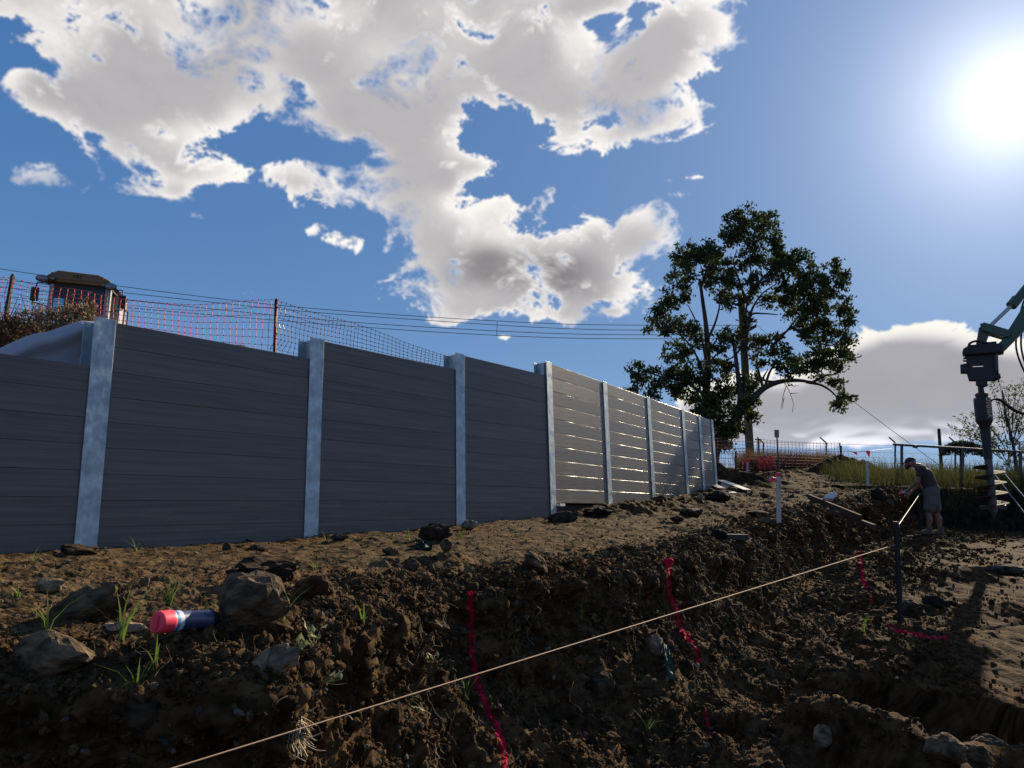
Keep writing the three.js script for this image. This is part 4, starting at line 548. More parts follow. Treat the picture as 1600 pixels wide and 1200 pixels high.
// ---------- wispy small tree at the right ----------
{
  const Z = 22, T = (x, y, dz = 0) => at(x, y, Z + dz), list = [], foot = T(1590, 770); foot.y = 2.2;
  const t = thing('wispy_tree', 'thin feathery tree behind the pipe rail at the right edge', 'tree', foot.clone());
  limb(list, [foot, T(1588, 735), T(1582, 690), T(1572, 650), T(1566, 610)], 0.07, 0.02);
  const tips = [[1486, 668], [1500, 655], [1520, 648], [1505, 690], [1520, 680], [1530, 655], [1548, 600], [1560, 592], [1575, 605], [1590, 600], [1602, 598], [1612, 610], [1565, 628], [1588, 632], [1605, 640], [1560, 650], [1580, 660], [1600, 668], [1570, 690], [1590, 690], [1608, 700], [1545, 690], [1556, 705], [1580, 712], [1602, 720], [1575, 725], [1620, 650], [1625, 690], [1495, 678], [1512, 668], [1535, 680], [1550, 672], [1538, 700], [1525, 698], [1598, 650], [1575, 645]];
  const items = [];
  for (const [x, y] of tips) { const b = T(mix(x, 1578, 0.75), mix(y, 740, 0.45)), e = T(x, y, gauss() * 0.6), m = b.clone().lerp(e, 0.55).add(new THREE.Vector3(0, 0.12, 0)); limb(list, [b, m, e], 0.018, 0.006, 4); for (let k = 0; k < 60; k++) { const s = rr(0.35, 1.08), p = b.clone().lerp(e, s); p.y += 0.12 * Math.sin(s * 3); const g = rr(0.5, 1.4); items.push([p.add(new THREE.Vector3(gauss() * 0.13, gauss() * 0.09, gauss() * 0.13)), rr(0.6, 1.3), new THREE.Color().setRGB(g * 1.0, g, g * 0.8)]); } }
  part(t, 'trunk', mergeGeometries(list), bark);
  foliage(t, 'crown', leafGeo(0.12, 0.035), leafMat(0.085, 0.10, 0.035, 0.45), items);
}

// ---------- grass and weeds ----------
function bladeGeo(h, w, bend) { const g = new THREE.BufferGeometry(), p = [], idx = []; for (let i = 0; i < 4; i++) { const t = i / 3, k = w * (1 - t * 0.95) / 2, y = h * t * (1 - 0.15 * bend * t), z = bend * h * t * t; p.push(-k, y, z, k, y, z); if (i < 3) idx.push(i * 2, i * 2 + 1, i * 2 + 2, i * 2 + 1, i * 2 + 3, i * 2 + 2); } g.setAttribute('position', new THREE.Float32BufferAttribute(p, 3)); g.setIndex(idx); g.computeVertexNormals(); return g; }
const grassMat = leafMat(1, 1, 1, 0.42);
function grassField(name, label, kind, n, where, h, color) { const items = []; let guard = 0; while (items.length < n && guard++ < n * 6) { const p = where(); if (p) items.push([p, h(), color(), rr(-0.35, 0.35), rr(0, 6.3), rr(-0.35, 0.35)]); } const root = new THREE.Group(); const im = foliage(root, name, bladeGeo(1, 0.022, 0.35), grassMat, items, label); root.remove(im); im.userData.kind = 'stuff'; scene.add(im); return im; }
{
  const G = (a, b) => { const t = rnd(), k = rr(0.7, 1.3); return new THREE.Color().setRGB(mix(a[0], b[0], t) * k, mix(a[1], b[1], t) * k, mix(a[2], b[2], t) * k); };
  grassField('tall_grass', 'tall yellow-green grass on top of the bank behind the rail', 'stuff', 15000, () => { const x = rr(8.7, 19.5), z = rr(17.9, 20.5), c = 0.5 + fbm(x * 0.8, 3, z * 0.8, 2); if (rnd() > c + 0.35) return null; return V(x, yUp(10, z) - 0.02, z); }, () => rr(0.15, 0.62) * (rnd() > 0.95 ? 1.5 : 1), () => G([0.045, 0.066, 0.015], [0.115, 0.11, 0.036]));
  grassField('overhanging_grass', 'grass hanging over the edge of the dark bank', 'stuff', 5200, () => { const x = rr(8.0, 19), t = rnd() ** 1.6 * (x < 11.5 ? 1 : 0.5); return V(x, 2.26 - 0.85 * t, 17.32 + 0.12 * (x - 8) + (1 - t) * rr(-0.02, 0.3) + 0.1 * N(x * 2, t * 3, 1)); }, () => rr(0.2, 0.5), () => G([0.07, 0.09, 0.022], [0.15, 0.13, 0.045]));
  grassField('dry_grass', 'dry brown grass along the far mesh fence', 'stuff', 9000, () => { const px = rr(1150, 1312), k = Math.exp(-(((px - 1270) / 45) ** 2)) + 0.75 * Math.exp(-(((px - 1190) / 30) ** 2)) + 0.25; if (rnd() > k) return null; const z = rr(24.2, 26.5), p = at(px, 735, z); return V(p.x, yUp(10, z) - 0.02, z); }, () => rr(0.25, 0.8), () => G([0.14, 0.07, 0.028], [0.19, 0.13, 0.055]));
  grassField('roadside_grass', 'grass on the level ground beyond the far fence', 'stuff', 9000, () => { const z = rr(26.8, 60), x = rr(-5, 34); return V(x, yUp(10, z), z); }, () => rr(0.3, 0.8), () => G([0.12, 0.13, 0.04], [0.26, 0.22, 0.09]));
  // dry weeds over the heap at the left
  const items = []; for (let i = 0; i < 5200; i++) { const px = rr(-60, 150), y0 = px < 0 ? 545 : mix(545, 505, px / 145), py = rr(y0 - 48 + 0.16 * Math.max(0, px - 40), y0 + 12), p = at(px, py, 7.0 + 0.7 * (y0 - py) / 40 + rr(-0.1, 0.1)); items.push([p, rr(0.4, 1.2), G([0.09, 0.075, 0.03], [0.22, 0.13, 0.06])]); }
  const bush = thing('dry_weeds', 'tangle of brown dry weeds on the heap below the cab', 'weeds', at(40, 530, 7.2));
  const stalks = []; for (let i = 0; i < 46; i++) { const px = rr(-40, 135), a = at(px, rr(505, 535), 7.2), b = a.clone().add(new THREE.Vector3(rr(-0.18, 0.18), rr(0.08, 0.32), rr(-0.1, 0.1))); stalks.push(rod(a, b, 0.006, 0.003, 4)); }
  for (const [x, y] of [[55, 478], [62, 470], [72, 480], [105, 465], [112, 470], [120, 478], [128, 462]]) { const a = at(x + 4, 512, 7.3), b = at(x, y, 7.3); stalks.push(rod(a, b, 0.005, 0.0025, 4)); for (let k = 0; k < 16; k++) items.push([a.clone().lerp(b, rr(0.3, 1.05)).add(new THREE.Vector3(gauss() * 0.04, gauss() * 0.03, gauss() * 0.04)), rr(0.5, 1), G([0.10, 0.09, 0.04], [0.2, 0.14, 0.08])]); }
  part(bush, 'stems', merged(stalks), plain(0.10, 0.075, 0.045, 0.9));
  foliage(bush, 'leaves', leafGeo(0.055, 0.02), leafMat(1, 1, 1, 0.3), items).userData.kind = 'stuff';
  // small tufts and seedlings growing in the cut, at the places the earth shows them
  const green = leafMat(0.17, 0.26, 0.045, 0.45), pale = leafMat(0.26, 0.29, 0.14, 0.4);
  const blade = (a, dir, h, w, droop) => { const g = bladeGeo(h, w, droop); const y = Math.atan2(dir.x, dir.z); g.rotateY(y); g.translate(a.x, a.y, a.z); return g; };
  const tufts = [[75, 985, 0.16, 4, 'beside the tilted slab'], [187, 1006, 0.20, 7, 'left of the spray can'], [440, 975, 0.17, 5, 'at the right foot of the boulder'], [318, 968, 0.10, 3, 'between spray can and boulder'], [247, 1040, 0.15, 3, 'hanging below the spray can'], [262, 945, 0.16, 6, 'above the spray can'], [205, 1100, 0.17, 7, 'drooping on the shaded face at the lower left'], [562, 972, 0.12, 4, 'in the loose soil right of the boulder'], [495, 890, 0.09, 5, 'on the crest behind the boulder'], [636, 842, 0.12, 5, 'at the foot of the wall, middle bay'], [610, 846, 0.10, 4, 'under the wall, left of the dark pointed stone'], [722, 836, 0.12, 8, 'beside the pale triangular stone'], [508, 846, 0.12, 3, 'next to the second post'], [215, 862, 0.13, 4, 'at the wall foot by the first post'], [55, 872, 0.11, 3, 'at the wall foot near the left edge'], [730, 1090, 0.16, 5, 'beside the long pink line'], [805, 1095, 0.14, 4, 'right of the long pink line'], [905, 965, 0.13, 5, 'on the dark face under the crest'], [1010, 1140, 0.14, 6, 'near the pit floor'], [1405, 870, 0.22, 8, 'behind the near stake'], [1320, 835, 0.16, 5, 'on the crest above the third pink mark'], [1222, 815, 0.14, 3, 'at the foot of the white stake'], [25, 930, 0.08, 4, 'near the left edge'], [1345, 985, 0.18, 6, 'at the foot of the third pink mark']];
  for (const [x, y, h, n, where] of tufts) { const { p, n: nn } = hit(x, y), gs = []; const out = new THREE.Vector3(nn.x, 0, nn.z); for (let i = 0; i < n; i++) { const d = new THREE.Vector3(gauss() + out.x * 0.7, 0, gauss() + out.z * 0.7).normalize(); gs.push(blade(p.clone().add(new THREE.Vector3(gauss() * 0.012, -0.01, gauss() * 0.012)), d, h * rr(0.6, 1.15), 0.009 + h * 0.02, rr(0.25, 1.1))); } const w = { p }; solo('grass_tuft', 'green grass tuft ' + where, 'grass tuft', mergeGeometries(gs), green); }
  const seedlings = [[460, 1015, 'beside the pale broken rock'], [505, 1065, 'right of the pale broken rock'], [675, 1035, 'just left of the long pink line'], [655, 1110, 'low on the lit face'], [820, 985, 'right of the long pink line'], [490, 1010, 'in the crumbly soil mid face'], [925, 960, 'on the shaded face'], [1240, 900, 'under the string']];
  for (const [x, y, where] of seedlings) { const { p, n } = hit(x, y), gs = []; for (let i = 0; i < 7; i++) { const g = leafGeo(0.035, 0.022); g.rotateX(rr(0.4, 1.4)); g.rotateY(rr(0, 6.3)); const q = p.clone().addScaledVector(n, 0.02 + 0.02 * rnd()).add(new THREE.Vector3(gauss() * 0.03, gauss() * 0.02, gauss() * 0.03)); g.translate(q.x, q.y, q.z); gs.push([g, q]); } const sd = thing('seedling', 'small leafy weed ' + where, 'weed', p.clone()), fo = p.clone().addScaledVector(n, -0.01); for (const [g, q] of gs) { part(sd, 'leaf', g, pale); part(sd, 'stem', rod(fo, q, 0.0012, 0.0008, 4), pale); } }
}

// ---------- the worker ----------
function surface(bones, lo, hi, cell, k = 0.03) {                              // bones: [a, b, ra, rb]; a smooth union meshed on a grid
  const size = hi.clone().sub(lo), res = Math.ceil(Math.max(size.x, size.y, size.z) / cell) + 2, mc = new MarchingCubes(res, new THREE.MeshStandardMaterial(), false, false, 160000), half = res / 2, c = lo.clone().add(hi).multiplyScalar(0.5), S = cell * half, p = new THREE.Vector3();
  const B = bones.map(([a, b, ra, rb]) => ({ a, ra, rb, d: b.clone().sub(a), l: Math.max(b.distanceToSquared(a), 1e-9) }));
  for (let z = 0; z < res; z++) for (let y = 0; y < res; y++) for (let x = 0; x < res; x++) {
    p.set((x - half) / half * S + c.x, (y - half) / half * S + c.y, (z - half) / half * S + c.z); let best = 1;
    for (const { a, ra, rb, d, l } of B) { const wx = p.x - a.x, wy = p.y - a.y, wz = p.z - a.z, t = clamp((wx * d.x + wy * d.y + wz * d.z) / l), q = Math.sqrt((wx - d.x * t) ** 2 + (wy - d.y * t) ** 2 + (wz - d.z * t) ** 2) - mix(ra, rb, t), h = Math.max(k - Math.abs(best - q), 0) / k; best = Math.min(best, q) - h * h * k * 0.25; }
    mc.field[x + y * res + z * res * res] = -best;
  }
  mc.isolation = 0; mc.update(); const n = mc.count ?? mc.geometry.drawRange.count, g = new THREE.BufferGeometry(), pos = mc.positionArray.slice(0, n * 3), nor = mc.normalArray.slice(0, n * 3);
  for (let i = 0; i < n; i++) { pos[i * 3] = pos[i * 3] * S + c.x; pos[i * 3 + 1] = pos[i * 3 + 1] * S + c.y; pos[i * 3 + 2] = pos[i * 3 + 2] * S + c.z; }
  g.setAttribute('position', new THREE.BufferAttribute(pos, 3)); g.setAttribute('normal', new THREE.BufferAttribute(nor, 3)); g.setAttribute('uv', new THREE.BufferAttribute(new Float32Array(n * 2), 2)); return g;
}
{
  const Z = 15.3, foot = hit(1459, 836), o = at(1459, 836, Z); let gy = o.y;
  const L = (x, y, z) => new THREE.Vector3(x, y, z), turn = -Math.atan2(o.x, -o.z), pp = (parent, name, g, m) => part(parent, name, g.rotateY(turn).translate(o.x, gy, o.z), m);              // metres: x right, y up, z towards the viewer
  const skin = plain(0.20, 0.115, 0.075, 0.6), shirt = plain(0.042, 0.035, 0.030, 0.85), shorts = plain(0.10, 0.088, 0.078, 0.9), hair = plain(0.02, 0.015, 0.012, 0.8), cap = plain(0.014, 0.014, 0.017, 0.8), boot = plain(0.10, 0.075, 0.05, 0.85);
  const t = thing('person', 'worker in dark top, cap and grey shorts bending to aim a spray can', 'person', new THREE.Vector3(o.x, gy, o.z));
  const hipL = L(0.0, 0.86, 0.10), hipR = L(0.02, 0.86, -0.10), kneeL = L(-0.07, 0.47, 0.13), kneeR = L(0.07, 0.46, -0.10), ankL = L(-0.09, 0.09, 0.13), ankR = L(0.12, 0.09, -0.11), toeL = L(-0.27, 0.035, 0.14), toeR = L(-0.06, 0.035, -0.11);
  const pel = L(0.01, 0.92, 0), waist = L(-0.03, 1.06, 0), chest = L(-0.10, 1.24, 0), shL = L(-0.155, 1.36, 0.17), shR = L(-0.165, 1.36, -0.17), neck = L(-0.20, 1.42, 0), skull = L(-0.365, 1.50, 0.0), chin = L(-0.425, 1.405, 0.0);
  const elL = L(-0.25, 1.09, 0.20), wrL = L(-0.42, 0.925, 0.10), elR = L(-0.22, 1.07, -0.20), wrR = L(-0.38, 0.88, -0.16);
  const body = [[pel, waist, 0.125, 0.115], [waist, chest, 0.12, 0.135], [chest, neck, 0.12, 0.07], [shL, shR, 0.065, 0.065], [chest, shL, 0.10, 0.07], [chest, shR, 0.10, 0.07], [neck, L(-0.32, 1.46, 0), 0.058, 0.055], [hipL, kneeL, 0.088, 0.056], [hipR, kneeR, 0.088, 0.056], [kneeL, L(-0.06, 0.33, 0.135), 0.054, 0.058], [L(-0.06, 0.33, 0.135), ankL, 0.058, 0.036], [kneeR, L(0.105, 0.33, -0.10), 0.054, 0.058], [L(0.105, 0.33, -0.10), ankR, 0.058, 0.036], [ankL, toeL, 0.042, 0.032], [ankR, toeR, 0.042, 0.032], [hipL, hipR, 0.10, 0.10],
    [shL, elL, 0.054, 0.040], [elL, wrL, 0.041, 0.027], [shR, elR, 0.054, 0.040], [elR, wrR, 0.041, 0.027]];
  const headB = [[skull, L(-0.345, 1.515, 0), 0.092, 0.095], [L(-0.395, 1.465, 0), chin, 0.062, 0.036], [L(-0.447, 1.462, 0), L(-0.462, 1.443, 0), 0.012, 0.016], [L(-0.432, 1.49, 0.03), L(-0.432, 1.49, -0.03), 0.018, 0.018], [L(-0.442, 1.42, 0.016), L(-0.442, 1.42, -0.016), 0.012, 0.012], [L(-0.345, 1.475, 0.088), L(-0.335, 1.44, 0.088), 0.016, 0.01], [L(-0.345, 1.475, -0.088), L(-0.335, 1.44, -0.088), 0.016, 0.01], [L(-0.32, 1.46, 0), L(-0.36, 1.47, 0), 0.055, 0.07]];
  const canA = L(-0.415, 0.905, 0.075), canB = L(-0.60, 0.835, 0.05), cd = canB.clone().sub(canA).normalize();
  const hand = (w, grip, s) => { const palm = w.clone().lerp(grip, 0.55), out = [[w, palm, 0.026, 0.030]]; const side = new THREE.Vector3(0.1, 0.3, s).normalize(); for (let i = 0; i < 4; i++) { const b = palm.clone().addScaledVector(cd, 0.012 + 0.019 * (i - 1)).addScaledVector(UPV, 0.012), k1 = grip.clone().addScaledVector(cd, 0.03 + 0.021 * (i - 1)).addScaledVector(UPV, 0.036).addScaledVector(side, 0.012), k2 = k1.clone().addScaledVector(UPV, -0.03).addScaledVector(side, 0.028 - (i === 3 ? 0.006 : 0)), k3 = k2.clone().addScaledVector(UPV, -0.02).addScaledVector(side, -0.012); out.push([b, k1, 0.010, 0.009], [k1, k2, 0.009, 0.0085], [k2, k3, 0.0085, 0.007]); } const tb = palm.clone().addScaledVector(UPV, -0.008), t1 = tb.clone().addScaledVector(side, -0.03).addScaledVector(cd, 0.02), t2 = t1.clone().addScaledVector(cd, 0.03).addScaledVector(UPV, 0.015); out.push([tb, t1, 0.013, 0.011], [t1, t2, 0.011, 0.009]); return out; };
  const relaxed = (w) => { const d = new THREE.Vector3(-0.55, -0.8, 0.1).normalize(), out = [[w, w.clone().addScaledVector(d, 0.07), 0.026, 0.032]]; for (let i = 0; i < 4; i++) { const b = w.clone().addScaledVector(d, 0.08).add(new THREE.Vector3(0, 0, 0.02 * (i - 1.5))), m = b.clone().addScaledVector(d, 0.04 - 0.004 * Math.abs(i - 1.5)), e = m.clone().add(new THREE.Vector3(0.012, -0.035, 0)); out.push([b, m, 0.010, 0.009], [m, e, 0.009, 0.007]); } const q = w.clone().addScaledVector(d, 0.03); out.push([q, q.clone().add(new THREE.Vector3(-0.045, -0.01, 0.02)), 0.012, 0.010]); return out; };
  pp(t, 'body', merged([surface(body, L(-0.55, -0.02, -0.36), L(0.35, 1.62, 0.36), 0.013), surface(headB, L(-0.52, 1.33, -0.13), L(-0.2, 1.64, 0.13), 0.005, 0.02), surface(hand(wrL, canA, 1), wrL.clone().add(new THREE.Vector3(-0.16, -0.14, -0.14)), wrL.clone().add(new THREE.Vector3(0.08, 0.10, 0.12)), 0.004, 0.008), surface(relaxed(wrR), wrR.clone().add(new THREE.Vector3(-0.16, -0.2, -0.09)), wrR.clone().add(new THREE.Vector3(0.06, 0.06, 0.09)), 0.004, 0.008)]), skin);
  const fat = (list, e) => list.map(([a, b, ra, rb]) => [a, b, ra + e, rb + e]);
  pp(t, 'shirt', surface([...fat(body.slice(0, 2), 0.022), ...fat([[chest, L(-0.18, 1.385, 0), 0.12, 0.085], [shL, shR, 0.068, 0.068], [chest, shL, 0.10, 0.07], [chest, shR, 0.10, 0.07]], 0.016), [shL, shL.clone().lerp(elL, 0.42), 0.076, 0.07], [shR, shR.clone().lerp(elR, 0.42), 0.076, 0.07]], L(-0.42, 0.74, -0.34), L(0.25, 1.56, 0.34), 0.012), shirt);
  const sh = pp(t, 'shorts', surface([[L(0.01, 0.95, 0), L(0.0, 0.87, 0), 0.15, 0.155], [L(0.0, 0.88, 0.09), L(-0.05, 0.55, 0.125), 0.125, 0.115], [L(0.02, 0.88, -0.09), L(0.055, 0.55, -0.10), 0.125, 0.115]], L(-0.3, 0.42, -0.34), L(0.3, 1.14, 0.34), 0.012), shorts);
  pp(sh, 'pocket', box(0.15, 0.17, 0.02, 0.008).translate(0.04, 0.72, 0.225), plain(0.135, 0.12, 0.107, 0.9));
  pp(t, 'beard', surface([[L(-0.38, 1.44, 0.055), L(-0.425, 1.392, 0.0), 0.03, 0.034], [L(-0.38, 1.44, -0.055), L(-0.425, 1.392, 0.0), 0.03, 0.034]], L(-0.5, 1.32, -0.12), L(-0.3, 1.5, 0.12), 0.006, 0.02), hair);
  const crownTop = new THREE.SphereGeometry(0.108, 20, 10, 0, 6.3, 0, 1.45); crownTop.scale(1.08, 1.0, 0.95); crownTop.rotateZ(0.35); crownTop.translate(-0.355, 1.515, 0);
  const c = pp(t, 'cap', crownTop, cap); const peak = new THREE.CylinderGeometry(0.10, 0.105, 0.010, 18); peak.scale(0.85, 1, 0.8); peak.rotateZ(0.5); peak.translate(-0.455, 1.505, 0); pp(c, 'peak', peak, cap);
  for (const [a, b] of [[ankL, toeL], [ankR, toeR]]) pp(t, 'boot', surface([[a.clone().add(new THREE.Vector3(0.02, 0.05, 0)), a.clone().add(new THREE.Vector3(0.02, -0.045, 0)), 0.052, 0.05], [a.clone().add(new THREE.Vector3(0.03, -0.05, 0)), b, 0.046, 0.04]], a.clone().add(new THREE.Vector3(-0.3, -0.16, -0.1)), a.clone().add(new THREE.Vector3(0.15, 0.16, 0.1)), 0.008, 0.03), boot);
  // his spray can
  const s = thing('spray_can', 'pale spray can with pink nozzle end in the hand of the worker', 'spray can', canA.clone().applyAxisAngle(UPV, turn).add(new THREE.Vector3(o.x, gy, o.z)));
  pp(s, 'can_body', rod(canA.clone().addScaledVector(cd, -0.05), canA.clone().addScaledVector(cd, 0.135), 0.031, 0.031, 16), plain(0.42, 0.40, 0.38, 0.4, 0.2)); pp(s, 'cap', rod(canA.clone().addScaledVector(cd, 0.135), canA.clone().addScaledVector(cd, 0.20), 0.030, 0.024, 16), plain(0.80, 0.03, 0.09, 0.5));
}

// ---------- marks sprayed on the earth: the painted skin of soil itself ----------
{
  const pink = new THREE.MeshPhysicalMaterial({ specularIntensity: 0.3, color: lin(0.70, 0.011, 0.070), map: soilMap, roughness: 0.95, bumpMap: soilBump, bumpScale: 0.004 });
  const mark = (lines, width0, label, thin = 0) => { const width = width0 * 0.78;
    const on = new Map(), pos = [], uv = [], idx = [], x0 = Math.min(...lines.flat().map((p) => p[0])) - 30, x1 = Math.max(...lines.flat().map((p) => p[0])) + 30, y0 = Math.min(...lines.flat().map((p) => p[1])) - 30, y1 = Math.max(...lines.flat().map((p) => p[1])) + 30;
    const inside = (o) => { const x = VN.pix[o * 2], y = VN.pix[o * 2 + 1]; if (x < x0 || x > x1 || y < y0 || y > y1) return false; const d = Math.min(...lines.map((L) => nearLine(x, y, L))), X = VN.pos[o * 3], Y = VN.pos[o * 3 + 1], Z = VN.pos[o * 3 + 2], w = width * (thin ? 1.05 : 0.8) * (1 + 0.4 * N(X * 5, Y * 5, Z * 5) + (thin ? 0.2 : 0.45) * N(X * 26, Y * 26, Z * 26)); return d < w || (d < width * 2.0 && N(X * 70, Y * 70, Z * 70) > 0.30 + 0.22 * d / width + thin); };
    const vert = (o) => { if (!on.has(o)) { on.set(o, pos.length / 3); for (let c = 0; c < 3; c++) pos.push(VN.pos[o * 3 + c] + VN.normal[o * 3 + c] * 0.0025); uv.push(VN.uv[o * 2], VN.uv[o * 2 + 1]); } return on.get(o); };
    for (let i = 0; i < VN.idx.length; i += 3) { const a = VN.idx[i], x = VN.pix[a * 2], y = VN.pix[a * 2 + 1]; if (x < x0 || x > x1 || y < y0 || y > y1) continue; const b = VN.idx[i + 1], c = VN.idx[i + 2]; if (inside(a) + inside(b) + inside(c) >= 2) idx.push(vert(a), vert(b), vert(c)); }
    const root = new Int32Array(pos.length / 3).map((_, i) => i), find = (a) => { while (root[a] !== a) a = root[a] = root[root[a]]; return a; }, size = new Map();
    for (let i = 0; i < idx.length; i += 3) { const a = find(idx[i]); root[find(idx[i + 1])] = a; root[find(idx[i + 2])] = a; }
    for (let i = 0; i < idx.length; i += 3) { const a = find(idx[i]); size.set(a, (size.get(a) ?? 0) + 1); }
    const main = [...size].sort((p, q) => q[1] - p[1])[0][0], build = (keep) => { const g = new THREE.BufferGeometry(); g.setAttribute('position', new THREE.Float32BufferAttribute(pos, 3)); g.setAttribute('uv', new THREE.Float32BufferAttribute(uv, 2)); g.setIndex(idx.filter((_, i) => keep(find(idx[i - i % 3])))); g.computeVertexNormals(); const q = g.toNonIndexed(); return q; };
    const m = solo('paint_mark', label, 'paint mark', build((a) => a === main), pink, 'pink marks sprayed on the cut'), rest = build((a) => a !== main); if (rest.attributes.position.count) part(m, 'overspray', rest, pink).userData.kind = 'stuff';
  };
  ['long bright pink line sprayed down the middle of the cut face', 'pink line on the dark face, second along from the spray can', 'short pink dash low down beneath the second pink line', 'pink mark high on the bank left of the near picket', 'pink streak on the trench floor right of the foot of the near picket'].forEach((l, i) => mark([PAINT[i][1]], PAINT[i][0], l, i > 2 ? 0.05 : 0));
}

// ---------- survey stakes and string ----------
const ironBlack = plain(0.022, 0.020, 0.020, 0.65, 0.4), whitePaint = plain(0.48, 0.46, 0.43, 0.7), sx3 = new THREE.Vector3(1, 0, 0);
{
  const b1 = hit(1406, 968).p, Z1 = -b1.z, top1 = at(1400, 820, Z1), s1 = thing('steel_picket', 'near black steel picket in the trench carrying the string', 'stake', b1.clone(), 'black steel pickets in the trench'), f1 = b1.clone().lerp(top1, -0.12);
  const star = (a, b, w) => merged([0, 2.09, 4.19].map((r) => { const d = b.clone().sub(a), l = d.length(), g = box(w, l, 0.005, 0.001); g.translate(w / 2, 0, 0); g.rotateY(r); g.applyQuaternion(new THREE.Quaternion().setFromUnitVectors(UPV, d.normalize())); g.translate((a.x + b.x) / 2, (a.y + b.y) / 2, (a.z + b.z) / 2); return g; }));
  part(s1, 'shaft', star(f1, top1, 0.026), ironBlack); part(s1, 'plastic_cap', rod(top1.clone().add(new THREE.Vector3(0, -0.03, 0)), top1.clone().add(new THREE.Vector3(0, 0.03, 0)), 0.03, 0.026, 10), ironBlack);
  const b2 = hit(1437, 832).p, Z2 = -b2.z, top2 = at(1437, 765, Z2), s2 = thing('steel_picket', 'far black steel picket beside the legs of the worker', 'stake', b2.clone(), 'black steel pickets in the trench');
  part(s2, 'shaft', star(b2.clone().lerp(top2, -0.1), top2, 0.034), ironBlack); part(s2, 'plastic_cap', rod(top2.clone(), top2.clone().add(new THREE.Vector3(0, 0.05, 0)), 0.03, 0.026, 10), ironBlack);
  const str = plain(0.34, 0.22, 0.14, 0.8), A = at(1399, 851, Z1), E = at(268, 1201, 1.15), far = E.clone().addScaledVector(E.clone().sub(A), 0.25);
  const cord = thing('string_line', 'taut builder string from the near picket down to the lower left', 'string', A.clone());
  part(cord, 'cord', rod(far, A, 0.0008, 0.0030, 6), str); const kn = at(1240, 901, mix(Z1, 1.15, 0.09)); { const k = (1400 - 1240) / (1400 - 268); const z = 1 / mix(1 / Z1, 1 / 1.15, k); const q = at(1240, 901, z); part(cord, 'loose_loop', new THREE.TorusGeometry(0.02, 0.0022, 5, 18).translate(q.x + 0.015, q.y - 0.02, q.z), str); part(cord, 'knot', new THREE.SphereGeometry(0.011, 8, 6).translate(q.x, q.y, q.z), str); }
  const c2 = thing('string_line', 'pale string rising from the near picket to the far picket', 'string', top2.clone()); part(c2, 'cord', rod(at(1403, 822, Z1), at(1437, 772, Z2), 0.0045, 0.0045, 6), plain(0.55, 0.52, 0.47, 0.7));
  part(c2, 'knot', new THREE.SphereGeometry(0.016, 8, 6).translate(top2.x, at(1437, 772, Z2).y, top2.z), str);
  // white survey pegs
  const peg = (px, y0, y1, w, zf, label, tape, group) => { const p = zf ? at(px, y1, zf) : hit(px, y1).p, z = -p.z, t = at(px - (y1 - y0) * 0.03, y0, z), k = w * z / F, o = thing('survey_peg', label, 'survey peg', p.clone(), 'white survey pegs'); part(o, 'shaft', bar(p.clone().lerp(t, -0.2), t, k, k * 0.5, sx3), whitePaint); if (tape) { const a = p.clone().lerp(t, 0.96); part(o, 'tape', box(k * 1.25, k * 0.7, k * 0.8, 0.002).translate(a.x, a.y, a.z), plain(0.7, 0.02, 0.04, 0.5)); const q = p.clone().lerp(t, 0.86); const rib = []; for (let i = 0; i < 3; i++) { const g = new THREE.SphereGeometry(0.028, 10, 8); g.scale(1.3, 0.75, 0.6); g.rotateZ(rr(-0.7, 0.7)); g.translate(q.x - k * 0.7 - 0.02 - i * 0.024, q.y + rr(-0.02, 0.02), q.z + rr(-0.02, 0.02)); rib.push(g); } rib.push(bar(q.clone().add(new THREE.Vector3(-k * 0.5, 0, 0.01)), q.clone().add(new THREE.Vector3(-0.06, -0.05, 0.03)), 0.02, 0.003, new THREE.Vector3(0, 0.3, 1))); part(o, 'ribbon', merged(rib), plain(0.85, 0.06, 0.16, 0.55)); } const mk = p.clone().lerp(t, 0.72); part(o, 'ink_mark', box(0.008, 0.06, 0.003, 0).translate(mk.x + k * 0.2, mk.y, mk.z + k * 0.26), plain(0.03, 0.03, 0.04)); return o; };
  peg(1219, 738, 818, 6.4, 0, 'nearest white survey peg with a bright pink ribbon at its top', true);
  peg(1168.5, 722, 746, 2.6, 19, 'white peg by the dark heap near the tree trunk', false); peg(1356, 720, 753, 4, 17.2, 'white peg at the left end of the tall grass', false);
}

